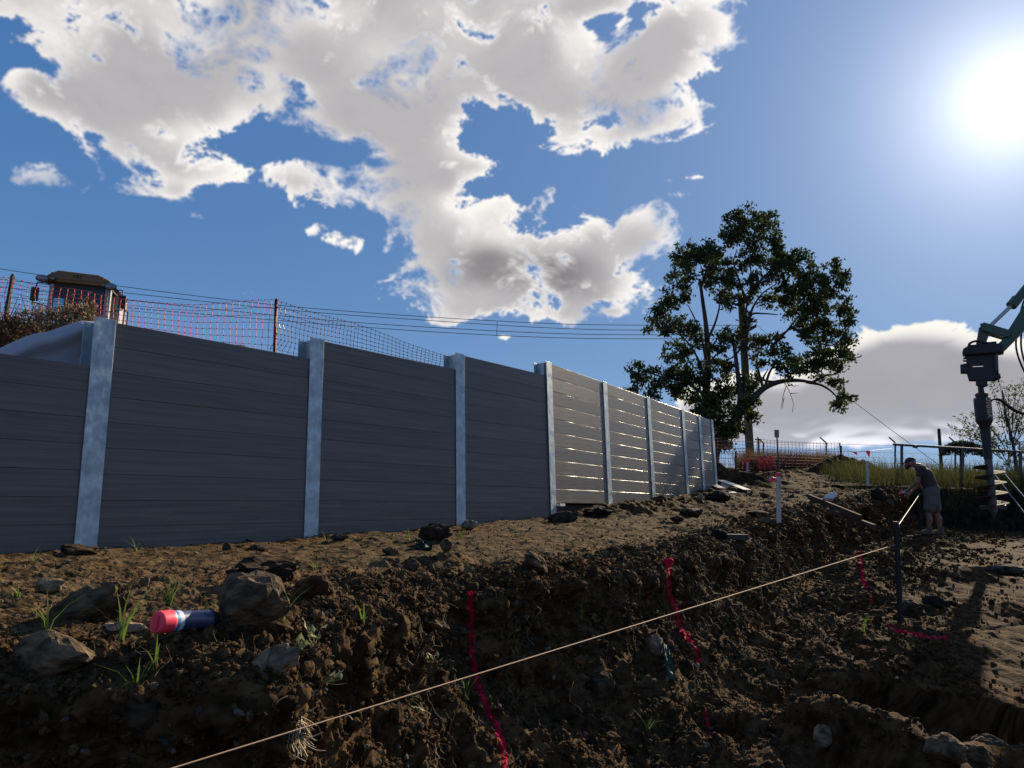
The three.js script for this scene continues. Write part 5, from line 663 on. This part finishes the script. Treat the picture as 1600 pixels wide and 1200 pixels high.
// ---------- the dropped spray can ----------
{
  const h = hit(283, 984), r = 0.0335, c = h.p.clone().add(new THREE.Vector3(0, r * 0.95, 0)), Z = -c.z, mid = at(284, 970, Z - 0.10), ax = new THREE.Vector3(-0.44, 0.10, 0.89).normalize();      // ax: towards the cap
  const o = thing('spray_can', 'dropped spray can with bright pink cap lying beside the boulder', 'spray can', mid.clone());
  const q = new THREE.Quaternion().setFromUnitVectors(UPV, ax), put = (g) => { g.applyQuaternion(q); g.translate(mid.x, mid.y, mid.z); return g; }, lathe = (p, s = 36) => put(new THREE.LatheGeometry(p.map(([a, b]) => new THREE.Vector2(a, b)), s));
  part(o, 'can_body', lathe([[0, -0.100], [0.024, -0.104], [0.029, -0.108], [0.0325, -0.105], [0.0325, -0.095], [0.0315, -0.093], [0.0322, -0.09], [0.0322, 0.03]]), new THREE.MeshPhysicalMaterial({ color: lin(0.030, 0.045, 0.115), roughness: 0.38, clearcoat: 0.3 }));
  const band = part(o, 'label_band', lathe([[0.0324, 0.014], [0.0325, 0.046]]), plain(0.50, 0.56, 0.64, 0.45)); part(band, 'blue_stripe', lathe([[0.0327, 0.030], [0.0327, 0.041]]), plain(0.06, 0.20, 0.46, 0.45));
  const pk = plain(0.95, 0.055, 0.10, 0.4), cap = part(o, 'cap', lathe([[0.0328, 0.044], [0.0352, 0.046], [0.0352, 0.052], [0.0342, 0.086], [0.0325, 0.092], [0.029, 0.0945], [0, 0.0945]]), pk);
  const ridge = (() => { const s = new THREE.Shape(); s.absarc(0, 0.014, 0.0085, 0, Math.PI); s.absarc(0, -0.014, 0.0085, Math.PI, 2 * Math.PI); const g = new THREE.ExtrudeGeometry(s, { depth: 0.0035, bevelEnabled: true, bevelSize: 0.0015, bevelThickness: 0.0015, bevelSegments: 2, curveSegments: 10 }); g.rotateX(-Math.PI / 2); g.rotateY(-0.5); g.translate(0, 0.0945, 0); return g; })();
  part(cap, 'cap_ridge', put(ridge), plain(0.85, 0.03, 0.075, 0.45));
  part(cap, 'cap_slot', put(box(0.016, 0.007, 0.004, 0.001).translate(0, 0.076, 0.0335).rotateY(2.75)), plain(0.2, 0.008, 0.02, 0.7));
  part(o, 'base_mark', put(box(0.004, 0.011, 0.002, 0).translate(0, -0.07, 0.0318).rotateY(1.9)), plain(0.008, 0.01, 0.02));
}

// ---------- stones one can pick out ----------
{
  let k = 40;
  const stone = (px, py, wpx, hpx, rgb, label, o = {}) => {                 // px, py: foot of the stone in the picture; wpx, hpx: how large it shows
    const h = hit(px, py), z = -h.p.z, a = wpx / 2 * z / F, b = hpx / 2 * z / F, g = rockGeo(k++, o.detail ?? 4, o.rough ?? 0.3, [a * 1.12, b * 1.2, (o.deep ?? 0.8) * a], o.cuts ?? 6);
    { const p = g.attributes.position; for (let i = 0; i < p.count; i++) { const X = p.getX(i), Y = p.getY(i), Zz = p.getZ(i), f = 1 + 0.05 * fbm(X / a * 4 + k, Y / a * 4, Zz / a * 4, 4); p.setXYZ(i, X * f, Y * f, Zz * f); } g.computeVertexNormals(); } if (o.turn) g.rotateZ(o.turn); if (o.spin) g.rotateY(o.spin); g.translate(0, b * (o.lift ?? 0.75), -(o.deep ?? 0.8) * a * 0.5);
    const uv = g.attributes.uv; if (uv) for (let i = 0; i < uv.count; i++) uv.setXY(i, uv.getX(i) * a * 14, uv.getY(i) * b * 14);
    g.translate(h.p.x, h.p.y, h.p.z); return solo(o.name ?? 'stone', label, o.cat ?? 'stone', g, stoneMat(...rgb), o.group);
  };
  stone(378, 984, 112, 82, [0.15, 0.118, 0.085], 'big rounded grey-brown boulder right of the pink-capped spray can', { name: 'boulder', cat: 'boulder', rough: 0.26, cuts: 7, deep: 0.85, detail: 5 });
  stone(128, 964, 126, 54, [0.155, 0.12, 0.082], 'long tilted slab of brown rock at the left, rising to the right', { name: 'rock_slab', turn: 0.40, deep: 0.55, cuts: 7, lift: 0.55, detail: 5 });
  stone(70, 1040, 112, 58, [0.22, 0.17, 0.118], 'flat-topped rock on the crest at the lower left', { deep: 0.7, cuts: 7, lift: 0.55, detail: 5 });
  stone(70, 924, 44, 22, [0.36, 0.28, 0.20], 'pale pinkish rock behind the tilted slab', { deep: 0.8 });
  stone(186, 986, 62, 15, [0.42, 0.32, 0.25], 'pale pinkish flat stone lying between slab and spray can', { deep: 0.5, rough: 0.4 });
  stone(405, 908, 90, 40, [0.05, 0.036, 0.026], 'black clod standing behind the boulder', { name: 'clod', cat: 'clod', rough: 0.5, cuts: 2, lift: 0.5 });
  stone(487, 938, 54, 38, [0.10, 0.055, 0.030], 'rusty brown lump right of the boulder', { name: 'clod', cat: 'clod', rough: 0.35 });
  stone(425, 1052, 72, 44, [0.34, 0.29, 0.23], 'pale broken rock in the face below the boulder', { deep: 0.6, cuts: 8, turn: 0.5, rough: 0.4 });
  stone(212, 1134, 66, 72, [0.075, 0.062, 0.048], 'dark smooth cobble in the shaded face at the lower left', { deep: 0.8, rough: 0.16, cuts: 3 });
  stone(682, 842, 58, 24, [0.075, 0.062, 0.048], 'dark pointed stone against the wall foot, middle bay', { deep: 0.5, cuts: 8, rough: 0.4 });
  stone(697, 862, 22, 22, [0.16, 0.125, 0.085], 'small upright stone in front of the dark pointed one', { cuts: 8 });
  stone(735, 826, 28, 15, [0.42, 0.39, 0.33], 'pale triangular stone at the foot of the third post', { cuts: 8, deep: 0.5 });
  stone(610, 865, 26, 13, [0.15, 0.12, 0.085], 'low rounded stone on the trodden strip', {});
  stone(530, 842, 24, 9, [0.10, 0.09, 0.075], 'flat grey stone lying near the second post', { deep: 0.6 });
  stone(355, 858, 12, 12, [0.09, 0.085, 0.08], 'small grey egg-shaped stone at the wall foot', { rough: 0.12, cuts: 2 });
  stone(400, 856, 24, 10, [0.13, 0.10, 0.07], 'brown stone near the wall foot, right of the egg-shaped one', {});
  stone(112, 866, 54, 14, [0.10, 0.07, 0.046], 'dark lump of soil at the foot of the first post', { name: 'clod', cat: 'clod', rough: 0.5, cuts: 2 });
  stone(835, 888, 42, 26, [0.15, 0.115, 0.075], 'tan stone bedded in the dark crumbly crest', { turn: -0.3 });
  stone(640, 888, 24, 18, [0.13, 0.10, 0.07], 'blocky brown stone on the crumbly crest', { cuts: 8 });
  stone(883, 812, 46, 18, [0.085, 0.07, 0.052], 'dark wedge of rock at the foot of the corner post', { cuts: 8, deep: 0.6, turn: 0.2 });
  stone(935, 806, 40, 15, [0.075, 0.052, 0.036], 'dark rough lump under the first sunlit bay', { name: 'clod', cat: 'clod', rough: 0.6, cuts: 1 });
  stone(1056, 812, 22, 11, [0.14, 0.085, 0.06], 'reddish block on the strip in front of the sunlit bays', { cuts: 8 });
  stone(1082, 806, 34, 14, [0.085, 0.068, 0.052], 'dark rounded rock beyond the reddish block', {});
  stone(1125, 782, 34, 17, [0.045, 0.038, 0.03], 'smooth dark boulder at the end post of the wall', { rough: 0.15, cuts: 2 });
  stone(1095, 782, 9, 9, [0.4, 0.38, 0.34], 'small white lump beside the end post', {});
  stone(1196, 818, 22, 12, [0.20, 0.15, 0.11], 'tan stone left of the ribboned white peg', {});
  stone(1185, 804, 30, 11, [0.085, 0.068, 0.052], 'dark flat stone on the rise left of the ribboned peg', {});
  stone(1127, 841, 24, 16, [0.018, 0.015, 0.013], 'black pointed lump on the crest', { name: 'clod', cat: 'clod', cuts: 7 });
  stone(1390, 788, 22, 12, [0.17, 0.14, 0.12], 'grey rock at the lip of the cut near the worker', {});
  stone(1375, 780, 26, 20, [0.05, 0.042, 0.034], 'dark rounded boulder in the bank near the worker', { rough: 0.15 });
  stone(1290, 1166, 26, 30, [0.30, 0.26, 0.21], 'pale egg-shaped rock at the bottom of the spoil ridge', { rough: 0.16, cuts: 3 });
  stone(1340, 1165, 40, 34, [0.065, 0.055, 0.042], 'dark cobble right of the pale egg-shaped rock', { rough: 0.2 });
  stone(1390, 1204, 128, 36, [0.20, 0.145, 0.095], 'broad flat tan rock at the bottom edge', { rough: 0.2 });
  stone(1482, 1204, 60, 40, [0.18, 0.13, 0.09], 'angular tan rock at the bottom edge, right of the broad flat one', { cuts: 8 });
  stone(1392, 1178, 46, 20, [0.14, 0.11, 0.08], 'squat brown stone behind the broad flat rock', {});
  stone(1424, 1176, 26, 20, [0.15, 0.12, 0.09], 'small rounded stone behind the angular rock', { rough: 0.15 });
  stone(1528, 1198, 54, 30, [0.15, 0.115, 0.08], 'brown rock at the bottom right of the row of stones', {});
  stone(1552, 1178, 48, 22, [0.16, 0.12, 0.085], 'rightmost stone of the row along the bottom edge', {});
  stone(1424, 962, 34, 24, [0.09, 0.078, 0.062], 'rounded grey boulder at the foot of the near picket', { rough: 0.16, cuts: 3 });
  stone(1466, 948, 36, 20, [0.035, 0.030, 0.028], 'blackish boulder on the trench floor right of the near picket', { rough: 0.2 });
  stone(1585, 898, 50, 16, [0.11, 0.10, 0.095], 'flat grey rock on the lit floor near the right edge', {});
  stone(940, 1090, 34, 40, [0.09, 0.07, 0.05], 'rock in the dark face below the string', { rough: 0.25 });
  stone(1020, 1020, 30, 34, [0.30, 0.25, 0.20], 'pale crumbling lump in the dark face left of the second pink line', { rough: 0.45 });
  stone(672, 978, 44, 12, [0.22, 0.165, 0.10], 'flat tan stone jutting from the face left of the pink line', { deep: 0.5, turn: -0.25 }); stone(712, 990, 40, 14, [0.12, 0.095, 0.065], 'brown ledge stone touching the long pink line', { deep: 0.6, turn: -0.15 });
  stone(653, 1000, 30, 14, [0.13, 0.105, 0.075], 'small ledge stone below the flat tan one', { deep: 0.6 });
  stone(445, 990, 24, 13, [0.12, 0.075, 0.05], 'small red-brown stone below the boulder', { cuts: 8 });
  stone(222, 914, 15, 16, [0.17, 0.14, 0.10], 'round pebble on the slope between slab and spray can', { rough: 0.15 });
  // pale torn root in the face
  const h = hit(455, 1135), R = thing('tree_root', 'torn pale root with frayed fibres sticking out of the face', 'root', h.p.clone()), z = -h.p.z, P = (x, y, d) => at(x, y, z - d), fib = [];
  const core = []; limb(core, [P(440, 1100, -0.05), P(452, 1118, 0.03), P(462, 1140, 0.09)], 0.035, 0.028, 9); limb(core, [P(436, 1150, 0.0), P(452, 1142, 0.05), P(474, 1146, 0.10)], 0.026, 0.018, 8); part(R, 'wood', mergeGeometries(core), plain(0.40, 0.32, 0.22, 0.9));
  for (let i = 0; i < 90; i++) { const a = P(rr(446, 474), rr(1112, 1158), rr(0.05, 0.1)), d = new THREE.Vector3(rr(0.1, 1), rr(-0.9, 0.35), rr(0.1, 0.8)).normalize(), l = rr(0.02, 0.065); fib.push(tube([a, a.clone().addScaledVector(d, l * 0.5), a.clone().addScaledVector(d, l).add(new THREE.Vector3(rr(-0.012, 0.012), rr(-0.02, 0.008), 0))], rr(0.0006, 0.0016), 3, 4)); }
  for (const L of [[[418, 1098], [424, 1112], [445, 1125], [470, 1130]], [[474, 1112], [485, 1110], [495, 1104]], [[470, 1150], [484, 1152], [505, 1144]], [[478, 1164], [494, 1172], [509, 1173]], [[446, 1172], [462, 1182], [478, 1190]], [[395, 1120], [399, 1130], [398, 1158]], [[402, 1120], [398, 1140], [394, 1158]], [[538, 1122], [545, 1118], [551, 1125]]]) fib.push(tube(L.map(([x, y], i) => P(x, y, 0.08 + 0.01 * i)), 0.0014, 4, 12));
  part(R, 'fibres', merged(fib), plain(0.52, 0.42, 0.28, 0.85)).userData.kind = 'stuff';
  // odd scraps
  const scrap = (px, py, w, hh, rgb, label, name = 'plastic_scrap', lift = 0.02) => { const q = hit(px, py), k2 = -q.p.z / F, g = new THREE.PlaneGeometry(w * k2, hh * k2, 10, 8), a = g.attributes.position; for (let i = 0; i < a.count; i++) a.setZ(i, (0.5 * w * k2 * N(a.getX(i) * 30, a.getY(i) * 30, px) + 0.25 * w * k2 * N(a.getX(i) * 70, a.getY(i) * 70, px))); const b = g.clone(); const bi = b.index.array; for (let i = 0; i < bi.length; i += 3) { const t = bi[i]; bi[i] = bi[i + 1]; bi[i + 1] = t; } b.translate(0, 0, -0.003); const m = merged([g, b]); m.rotateX(-0.9); m.computeVertexNormals(); m.translate(q.p.x, q.p.y + lift, q.p.z); solo(name, label, 'scrap', m, plain(...rgb, 0.7)); };
  scrap(662, 858, 26, 16, [0.008, 0.045, 0.036], 'scrap of dark teal plastic on the crest'); scrap(1047, 1045, 11, 62, [0.010, 0.055, 0.032], 'strip of green plastic hanging on the dark face', 'plastic_scrap', 0.06); scrap(1520, 823, 22, 8, [0.55, 0.55, 0.55], 'white scrap on the floor between worker and auger');
  const bd = hit(1148, 841).p; solo('board_offcut', 'short dark board lying beside the black pointed lump', 'board', box(0.24, 0.06, 0.1, 0.006).rotateY(0.2).translate(bd.x, bd.y + 0.03, bd.z), plain(0.05, 0.042, 0.036, 0.9));
  // timber and a broken white slab on the lip of the cut
  const ta = at(1264, 776, 12.6), tb = at(1345, 809, 10.9); ta.y += 0; const tim = thing('timber', 'long weathered timber lying aslant on the lip of the cut', 'timber', tb.clone()); part(tim, 'beam', bar(ta, tb, 0.085, 0.05, UPV), new THREE.MeshStandardMaterial({ color: lin(0.085, 0.064, 0.042), roughness: 0.95, map: stoneMap, bumpMap: stoneBump, bumpScale: 0.006 })); part(tim, 'split_end', bar(ta.clone().lerp(tb, 0.42).add(new THREE.Vector3(0, -0.09, 0.05)), tb.clone().add(new THREE.Vector3(0.15, -0.12, 0.1)), 0.06, 0.07, UPV), bark);
  { const q = at(1297, 778, 12.2), s = new THREE.Shape(); [[-0.15, -0.06], [-0.07, 0.02], [0.09, 0.10], [0.10, 0.03], [0.02, -0.05]].forEach(([x, y], i) => (i ? s.lineTo(x, y) : s.moveTo(x, y))); const g = new THREE.ExtrudeGeometry(s, { depth: 0.05, bevelEnabled: true, bevelSize: 0.006, bevelThickness: 0.006, bevelSegments: 1 }); g.rotateX(-0.75); g.translate(q.x, q.y, q.z); solo('concrete_fragment', 'broken white slab leaning behind the timber', 'slab', g, plain(0.55, 0.53, 0.5, 0.8)); }
  // galvanised beams beyond the wall
  const beam = (x0, y0, z0, x1, y1, z1, label) => { const a = at(x0, y0, z0), b = at(x1, y1, z1), o = thing('steel_beam', label, 'beam', a.clone().lerp(b, 0.5), 'steel beams lying past the wall'), up = UPV.clone(), s = b.clone().sub(a).cross(up).normalize(); const gal = plain(0.62, 0.62, 0.60, 0.42, 0.35); part(o, 'top_flange', bar(a.clone().addScaledVector(up, 0.09), b.clone().addScaledVector(up, 0.09), 0.17, 0.012, s), gal); part(o, 'web', bar(a, b, 0.01, 0.17, s), gal); part(o, 'bottom_flange', bar(a.clone().addScaledVector(up, -0.09), b.clone().addScaledVector(up, -0.09), 0.17, 0.012, s), gal); };
  beam(1127, 756, 17.8, 1168, 772, 15.6, 'upper of two galvanised beams lying past the end of the wall'); beam(1108, 760, 17.4, 1146, 777, 15.6, 'lower galvanised beam lying against the end of the wall');
}

// ---------- poles, wires, signs and fences far behind ----------
{
  const wood = new THREE.MeshStandardMaterial({ color: lin(0.14, 0.115, 0.09), roughness: 0.95, bumpMap: stoneBump, bumpScale: 0.01 }), wire = plain(0.02, 0.02, 0.024, 0.6, 0.3), grey = plain(0.10, 0.10, 0.10, 0.6, 0.3);
  const Z = 31.5, foot = at(1173.5, 735, Z); foot.y = yUp(10, Z) - 0.1; const top = at(1158, 462, Z), pole = thing('power_pole', 'tall timber power pole standing among the branches of the big tree', 'pole', foot.clone());
  part(pole, 'shaft', rod(foot, top, 0.19, 0.15, 14), wood); const ca = at(1161, 506, Z - 0.5), cb = at(1163, 512, Z + 0.9); part(pole, 'crossarm', bar(ca, cb, 0.1, 0.1, UPV), wood); part(pole, 'bracket', bar(at(1166, 515, Z - 0.2), at(1182, 508, Z - 0.2), 0.07, 0.07, UPV), wood);
  const lines = [['uppermost of the four power lines', [[-240, 380], [0, 420], [190, 447.5], [431, 476.5], [600, 490.5], [777, 501.5], [900, 506.8], [1163, 508.5]]], ['second power line from the top', [[-240, 400], [0, 436], [190, 457], [480, 487], [630, 498], [900, 514], [1163, 516]]], ['third power line from the top', [[-240, 415], [0, 448], [190, 468], [510, 500], [700, 513], [900, 522], [1163, 523]]], ['lowest of the four power lines', [[-240, 432], [0, 462], [190, 480], [560, 510.5], [720, 521], [900, 528.5], [1163, 529]]]];
  lines.forEach(([l, p], i) => { const pts = p.map(([x, y]) => at(x, y, mix(28, 31.5, clamp((x + 240) / 1400)))), o = thing('power_line', l, 'power line', pts[pts.length - 1].clone(), 'power lines above the wall'); part(o, 'wire', tube(pts, 0.013, 4, 90), wire); const e = pts[pts.length - 1]; part(o, 'insulator', new THREE.CylinderGeometry(0.04, 0.05, 0.12, 8).translate(e.x, e.y, e.z), grey); if (i === 0) { const zz = mix(28, 31.5, (777 + 240) / 1400); part(o, 'spacer', rod(at(777, 501.5, zz), at(776, 525, zz), 0.012, 0.012, 5), wire); } });
  const st = thing('stay_wire', 'thin wire slanting from the power pole down to the rail', 'wire', foot.clone().add(new THREE.Vector3(0.5, 0, 0))); part(st, 'wire', tube([[1166, 492, 31.3], [1200, 523, 30.6], [1333, 627, 27], [1450, 714, 24], [1480, 736, 23.2]].map((p) => at(...p)), 0.012, 4, 40), wire); { const p = at(1166, 492, 31.3); part(st, 'clamp', new THREE.SphereGeometry(0.04, 8, 6).translate(p.x, p.y, p.z), grey); }
  for (const [x0, y0, x1, y1, l] of [[1554, 741, 1606, 808, 'left of the two taut ropes beside the auger'], [1568, 738, 1620, 800, 'right of the two taut ropes beside the auger']]) { const a = at(x0, y0, 13.4), b0 = at(x1, y1, 11.9), b = a.clone().addScaledVector(b0.clone().sub(a), (a.y - 0.62) / (a.y - b0.y)), o = thing('rope', l, 'rope', b.clone(), 'ropes beside the auger'); part(o, 'strand', rod(a, b, 0.0075, 0.0075, 6), plain(0.30, 0.30, 0.31, 0.7)); part(o, 'loop', new THREE.TorusGeometry(0.03, 0.007, 5, 14).translate(a.x, a.y, a.z), plain(0.30, 0.30, 0.31, 0.7)); }
  // far telegraph pole, road sign
  const tp = at(1185, 735, 60), tt = at(1185, 686, 60); tp.y = yUp(10, 60); const tel = thing('telegraph_pole', 'small distant telegraph pole with a crossarm', 'pole', tp.clone()); part(tel, 'shaft', rod(tp, tt, 0.12, 0.09, 8), wood); part(tel, 'crossarm', bar(at(1179.5, 686.5, 60), at(1190.5, 687, 60), 0.1, 0.1, UPV), wood);
  const sp = at(1217, 735, 23), sg = thing('road_sign', 'small grey sign plate seen from behind on a thin pole', 'sign', sp.clone()); part(sg, 'pole', rod(sp, at(1213.6, 676, 23), 0.025, 0.025, 8), grey); { const p = at(1213.6, 677.5, 22.95); const g = box(0.15, 0.245, 0.01, 0.004).translate(p.x, p.y, p.z); part(sg, 'plate', g, plain(0.16, 0.19, 0.17, 0.5, 0.3)); }
  // far barrier mesh with stakes and a fallen fold
  const farNet = new THREE.MeshPhysicalMaterial({ color: lin(0.42, 0.12, 0.10), roughness: 0.6, transmission: 0.2, thickness: 0 }), a = at(1100, 735, 23.6), b = at(1313, 735, 23.6);
  net([[a.x, 23.6], [b.x, 23.6], [b.x + 0.5, 24.6]], () => yUp(10, 23.6) + 0.0, (s) => yUp(10, 23.6) + 0.93 + 0.04 * Math.sin(s * 1.3), 0.115, 0.1, 0.0055, farNet, 'barrier_mesh', 'far orange barrier mesh across the ground behind the tree trunk', 'mesh fence');
  for (const [x, y, l] of [[1149.5, 706, 'short stake in the far mesh behind the dark heap'], [1314, 697, 'rusty stake at the right end of the far mesh']]) { const p = at(x, 735, 23.5); p.y = yUp(10, 23.6) - 0.2; const q = at(x, y, 23.5), o = thing('fence_stake', l, 'stake', p.clone(), 'stakes of the far mesh'); part(o, 'shaft', bar(p, q, 0.05, 0.05, sx3), plain(0.07, 0.05, 0.045, 0.8)); part(o, 'cap', rod(q.clone(), q.clone().add(new THREE.Vector3(0, 0.02, 0)), 0.03, 0.02), plain(0.07, 0.05, 0.045, 0.8)); }
  const fold = (x0, x1, y0, y1, label) => { const g = new THREE.BufferGeometry(), pos = [], uv = [], idx = [], n = 24, m = 10; for (let i = 0; i <= n; i++) for (let j = 0; j <= m; j++) { const p = at(mix(x0, x1, i / n), mix(y1, y0, j / m), 24.0); p.z += 0.12 * Math.sin(i * 0.9 + j * 0.3) + 0.1 * N(i * 0.4, j * 0.4, 2); p.y += 0.05 * N(i * 0.5, j, 4) * j / m; pos.push(p.x, p.y, p.z); uv.push(i / n, j / m); if (i < n && j < m) { const k = i * (m + 1) + j; idx.push(k, k + m + 1, k + 1, k + 1, k + m + 1, k + m + 2); } } g.setAttribute('position', new THREE.Float32BufferAttribute(pos, 3)); g.setAttribute('uv', new THREE.Float32BufferAttribute(uv, 2)); g.setIndex(idx); g.computeVertexNormals(); solo('folded_mesh', label, 'mesh fence', g, new THREE.MeshPhysicalMaterial({ color: lin(0.62, 0.10, 0.10), roughness: 0.6, transmission: 0.4, thickness: 0, side: THREE.DoubleSide })); };
  fold(1184, 1213, 713, 736, 'red mesh bunched up behind the far barrier, left of the sign'); fold(1160, 1171, 717, 736, 'narrow bunch of red mesh beside the power pole');
  // security fence with bent tops
  const sf = thing('security_fence', 'wire fence with bent post tops running across behind the tree', 'fence', V(at(1290, 735, 26).x, yUp(10, 26), 26));
  for (const x of [1096, 1192, 1290, 1398, 1492, 1592]) { const f = at(x, 740, 26), k = at(x + 1, 692, 26), e = at(x - 9, 683, 26); f.y = yUp(10, 26) - 0.1; part(sf, 'post', merged([rod(f, k, 0.032, 0.032, 8), rod(k, e, 0.03, 0.026, 8)]), grey); }
  for (let k = 0; k < 5; k++) part(sf, 'strand', rod(at(1040, 722 - k * 8.2 - (k > 3 ? 3 : 0), 26), at(1640, 722 - k * 8.2 - (k > 3 ? 3 : 0) + 17, 26), 0.006, 0.006, 4), grey);
  { const list = []; for (let x = 1040; x < 1640; x += 4.2) for (const s of [-1, 1]) { const p = at(x, 738, 26), q = at(x + s * 22, 698 + 0.028 * (x - 1040) * 0.6, 26); list.push(new THREE.CylinderGeometry(0.0022, 0.0022, p.distanceTo(q), 3, 1, true).applyQuaternion(new THREE.Quaternion().setFromUnitVectors(UPV, q.clone().sub(p).normalize())).translate((p.x + q.x) / 2, (p.y + q.y) / 2, (p.z + q.z) / 2)); } part(sf, 'wire_mesh', merged(list), grey).userData.kind = 'stuff'; }
  const lp = at(1470, 712, 24), lt = at(1467, 671, 24); lp.y = yUp(10, 24); const post = thing('fence_post', 'lone dark post standing behind the grass', 'post', lp.clone()); part(post, 'shaft', rod(lp, lt, 0.055, 0.05, 8), plain(0.045, 0.04, 0.038, 0.9)); part(post, 'top', rod(lt.clone(), lt.clone().add(new THREE.Vector3(0, 0.03, 0)), 0.05, 0.03, 8), plain(0.045, 0.04, 0.038, 0.9));
  // pipe rail on the bank
  const pipe = plain(0.09, 0.09, 0.09, 0.7, 0.2), rl = thing('pipe_rail', 'steel pipe railing on top of the dark bank at the right', 'railing', at(1504, 742, 18.4));
  part(rl, 'rail', rod(at(1396, 694.3, 18.2), at(1690, 711.5, 18.9), 0.032, 0.032, 10), pipe); part(rl, 'lower_rail', rod(at(1546, 744, 18.5), at(1690, 749, 18.9), 0.025, 0.025, 8), pipe);
  for (const [x, y0, y1, z] of [[1409, 695, 742, 18.25], [1504.5, 701, 744, 18.45], [1595, 706, 750, 18.65], [1684, 711, 756, 18.9]]) part(rl, 'post', rod(at(x, y1 + 4, z), at(x, y0, z), 0.035, 0.035, 10), pipe); for (const [x, y, z] of [[1430, 697.5, 18.25], [1530, 703, 18.5]]) { const p = at(x, y, z); part(rl, 'coupling', new THREE.CylinderGeometry(0.042, 0.042, 0.1, 10).rotateZ(1.5).translate(p.x, p.y, p.z), pipe); }
  // pennants
  const fl = thing('pennant_line', 'cord with two red pennants above the dark mound', 'bunting', at(1335, 707, 22)); part(fl, 'cord', tube([at(1314, 700, 23.4), at(1335, 706, 22.4), at(1356, 704.5, 22), at(1393, 701, 24)], 0.006, 4, 30), grey);
  for (const p of [[[1330, 705.5], [1338.5, 706], [1340, 711.5]], [[1352, 704.5], [1360, 705], [1358.5, 715]]]) { const v = p.map(([x, y]) => at(x, y, 22)), g = new THREE.BufferGeometry().setFromPoints([...v, ...v.map((q) => q.clone().add(new THREE.Vector3(0, 0, -0.006)))]); g.setIndex([0, 2, 1, 3, 4, 5, 0, 1, 4, 0, 4, 3, 1, 2, 5, 1, 5, 4, 2, 0, 3, 2, 3, 5]); g.setAttribute('uv', new THREE.Float32BufferAttribute(new Float32Array(12), 2)); const q = g.toNonIndexed(); q.computeVertexNormals(); part(fl, 'pennant', q, new THREE.MeshPhysicalMaterial({ color: lin(0.75, 0.03, 0.03), roughness: 0.7, transmission: 0.35, thickness: 0 })); }
  // dark bush behind the rail
  const bu = thing('bush', 'low dark bush behind the pipe rail', 'bush', V(at(1500, 708, 21).x, 2.2, 21)), items = []; for (let i = 0; i < 2600; i++) { const t = rnd(), p = at(mix(1470, 1536, t), 712 - 22 * Math.sqrt(Math.max(0, 1 - (2 * t - 1) ** 2)) * Math.sqrt(rnd()), 21 + gauss() * 0.4); const k = rr(0.5, 1.3); items.push([p, rr(0.6, 1.2), new THREE.Color().setRGB(k, k, k)]); }
  foliage(bu, 'foliage', leafGeo(0.08, 0.04), leafMat(0.04, 0.045, 0.022, 0.25), items); part(bu, 'stem', rod(V(at(1500, 708, 21).x, 2.1, 21), at(1500, 700, 21), 0.04, 0.02, 6), bark);
}

scene.traverse((o) => { if (o.isMesh) { o.castShadow = true; o.receiveShadow = true; } });
renderer.render(scene, camera);
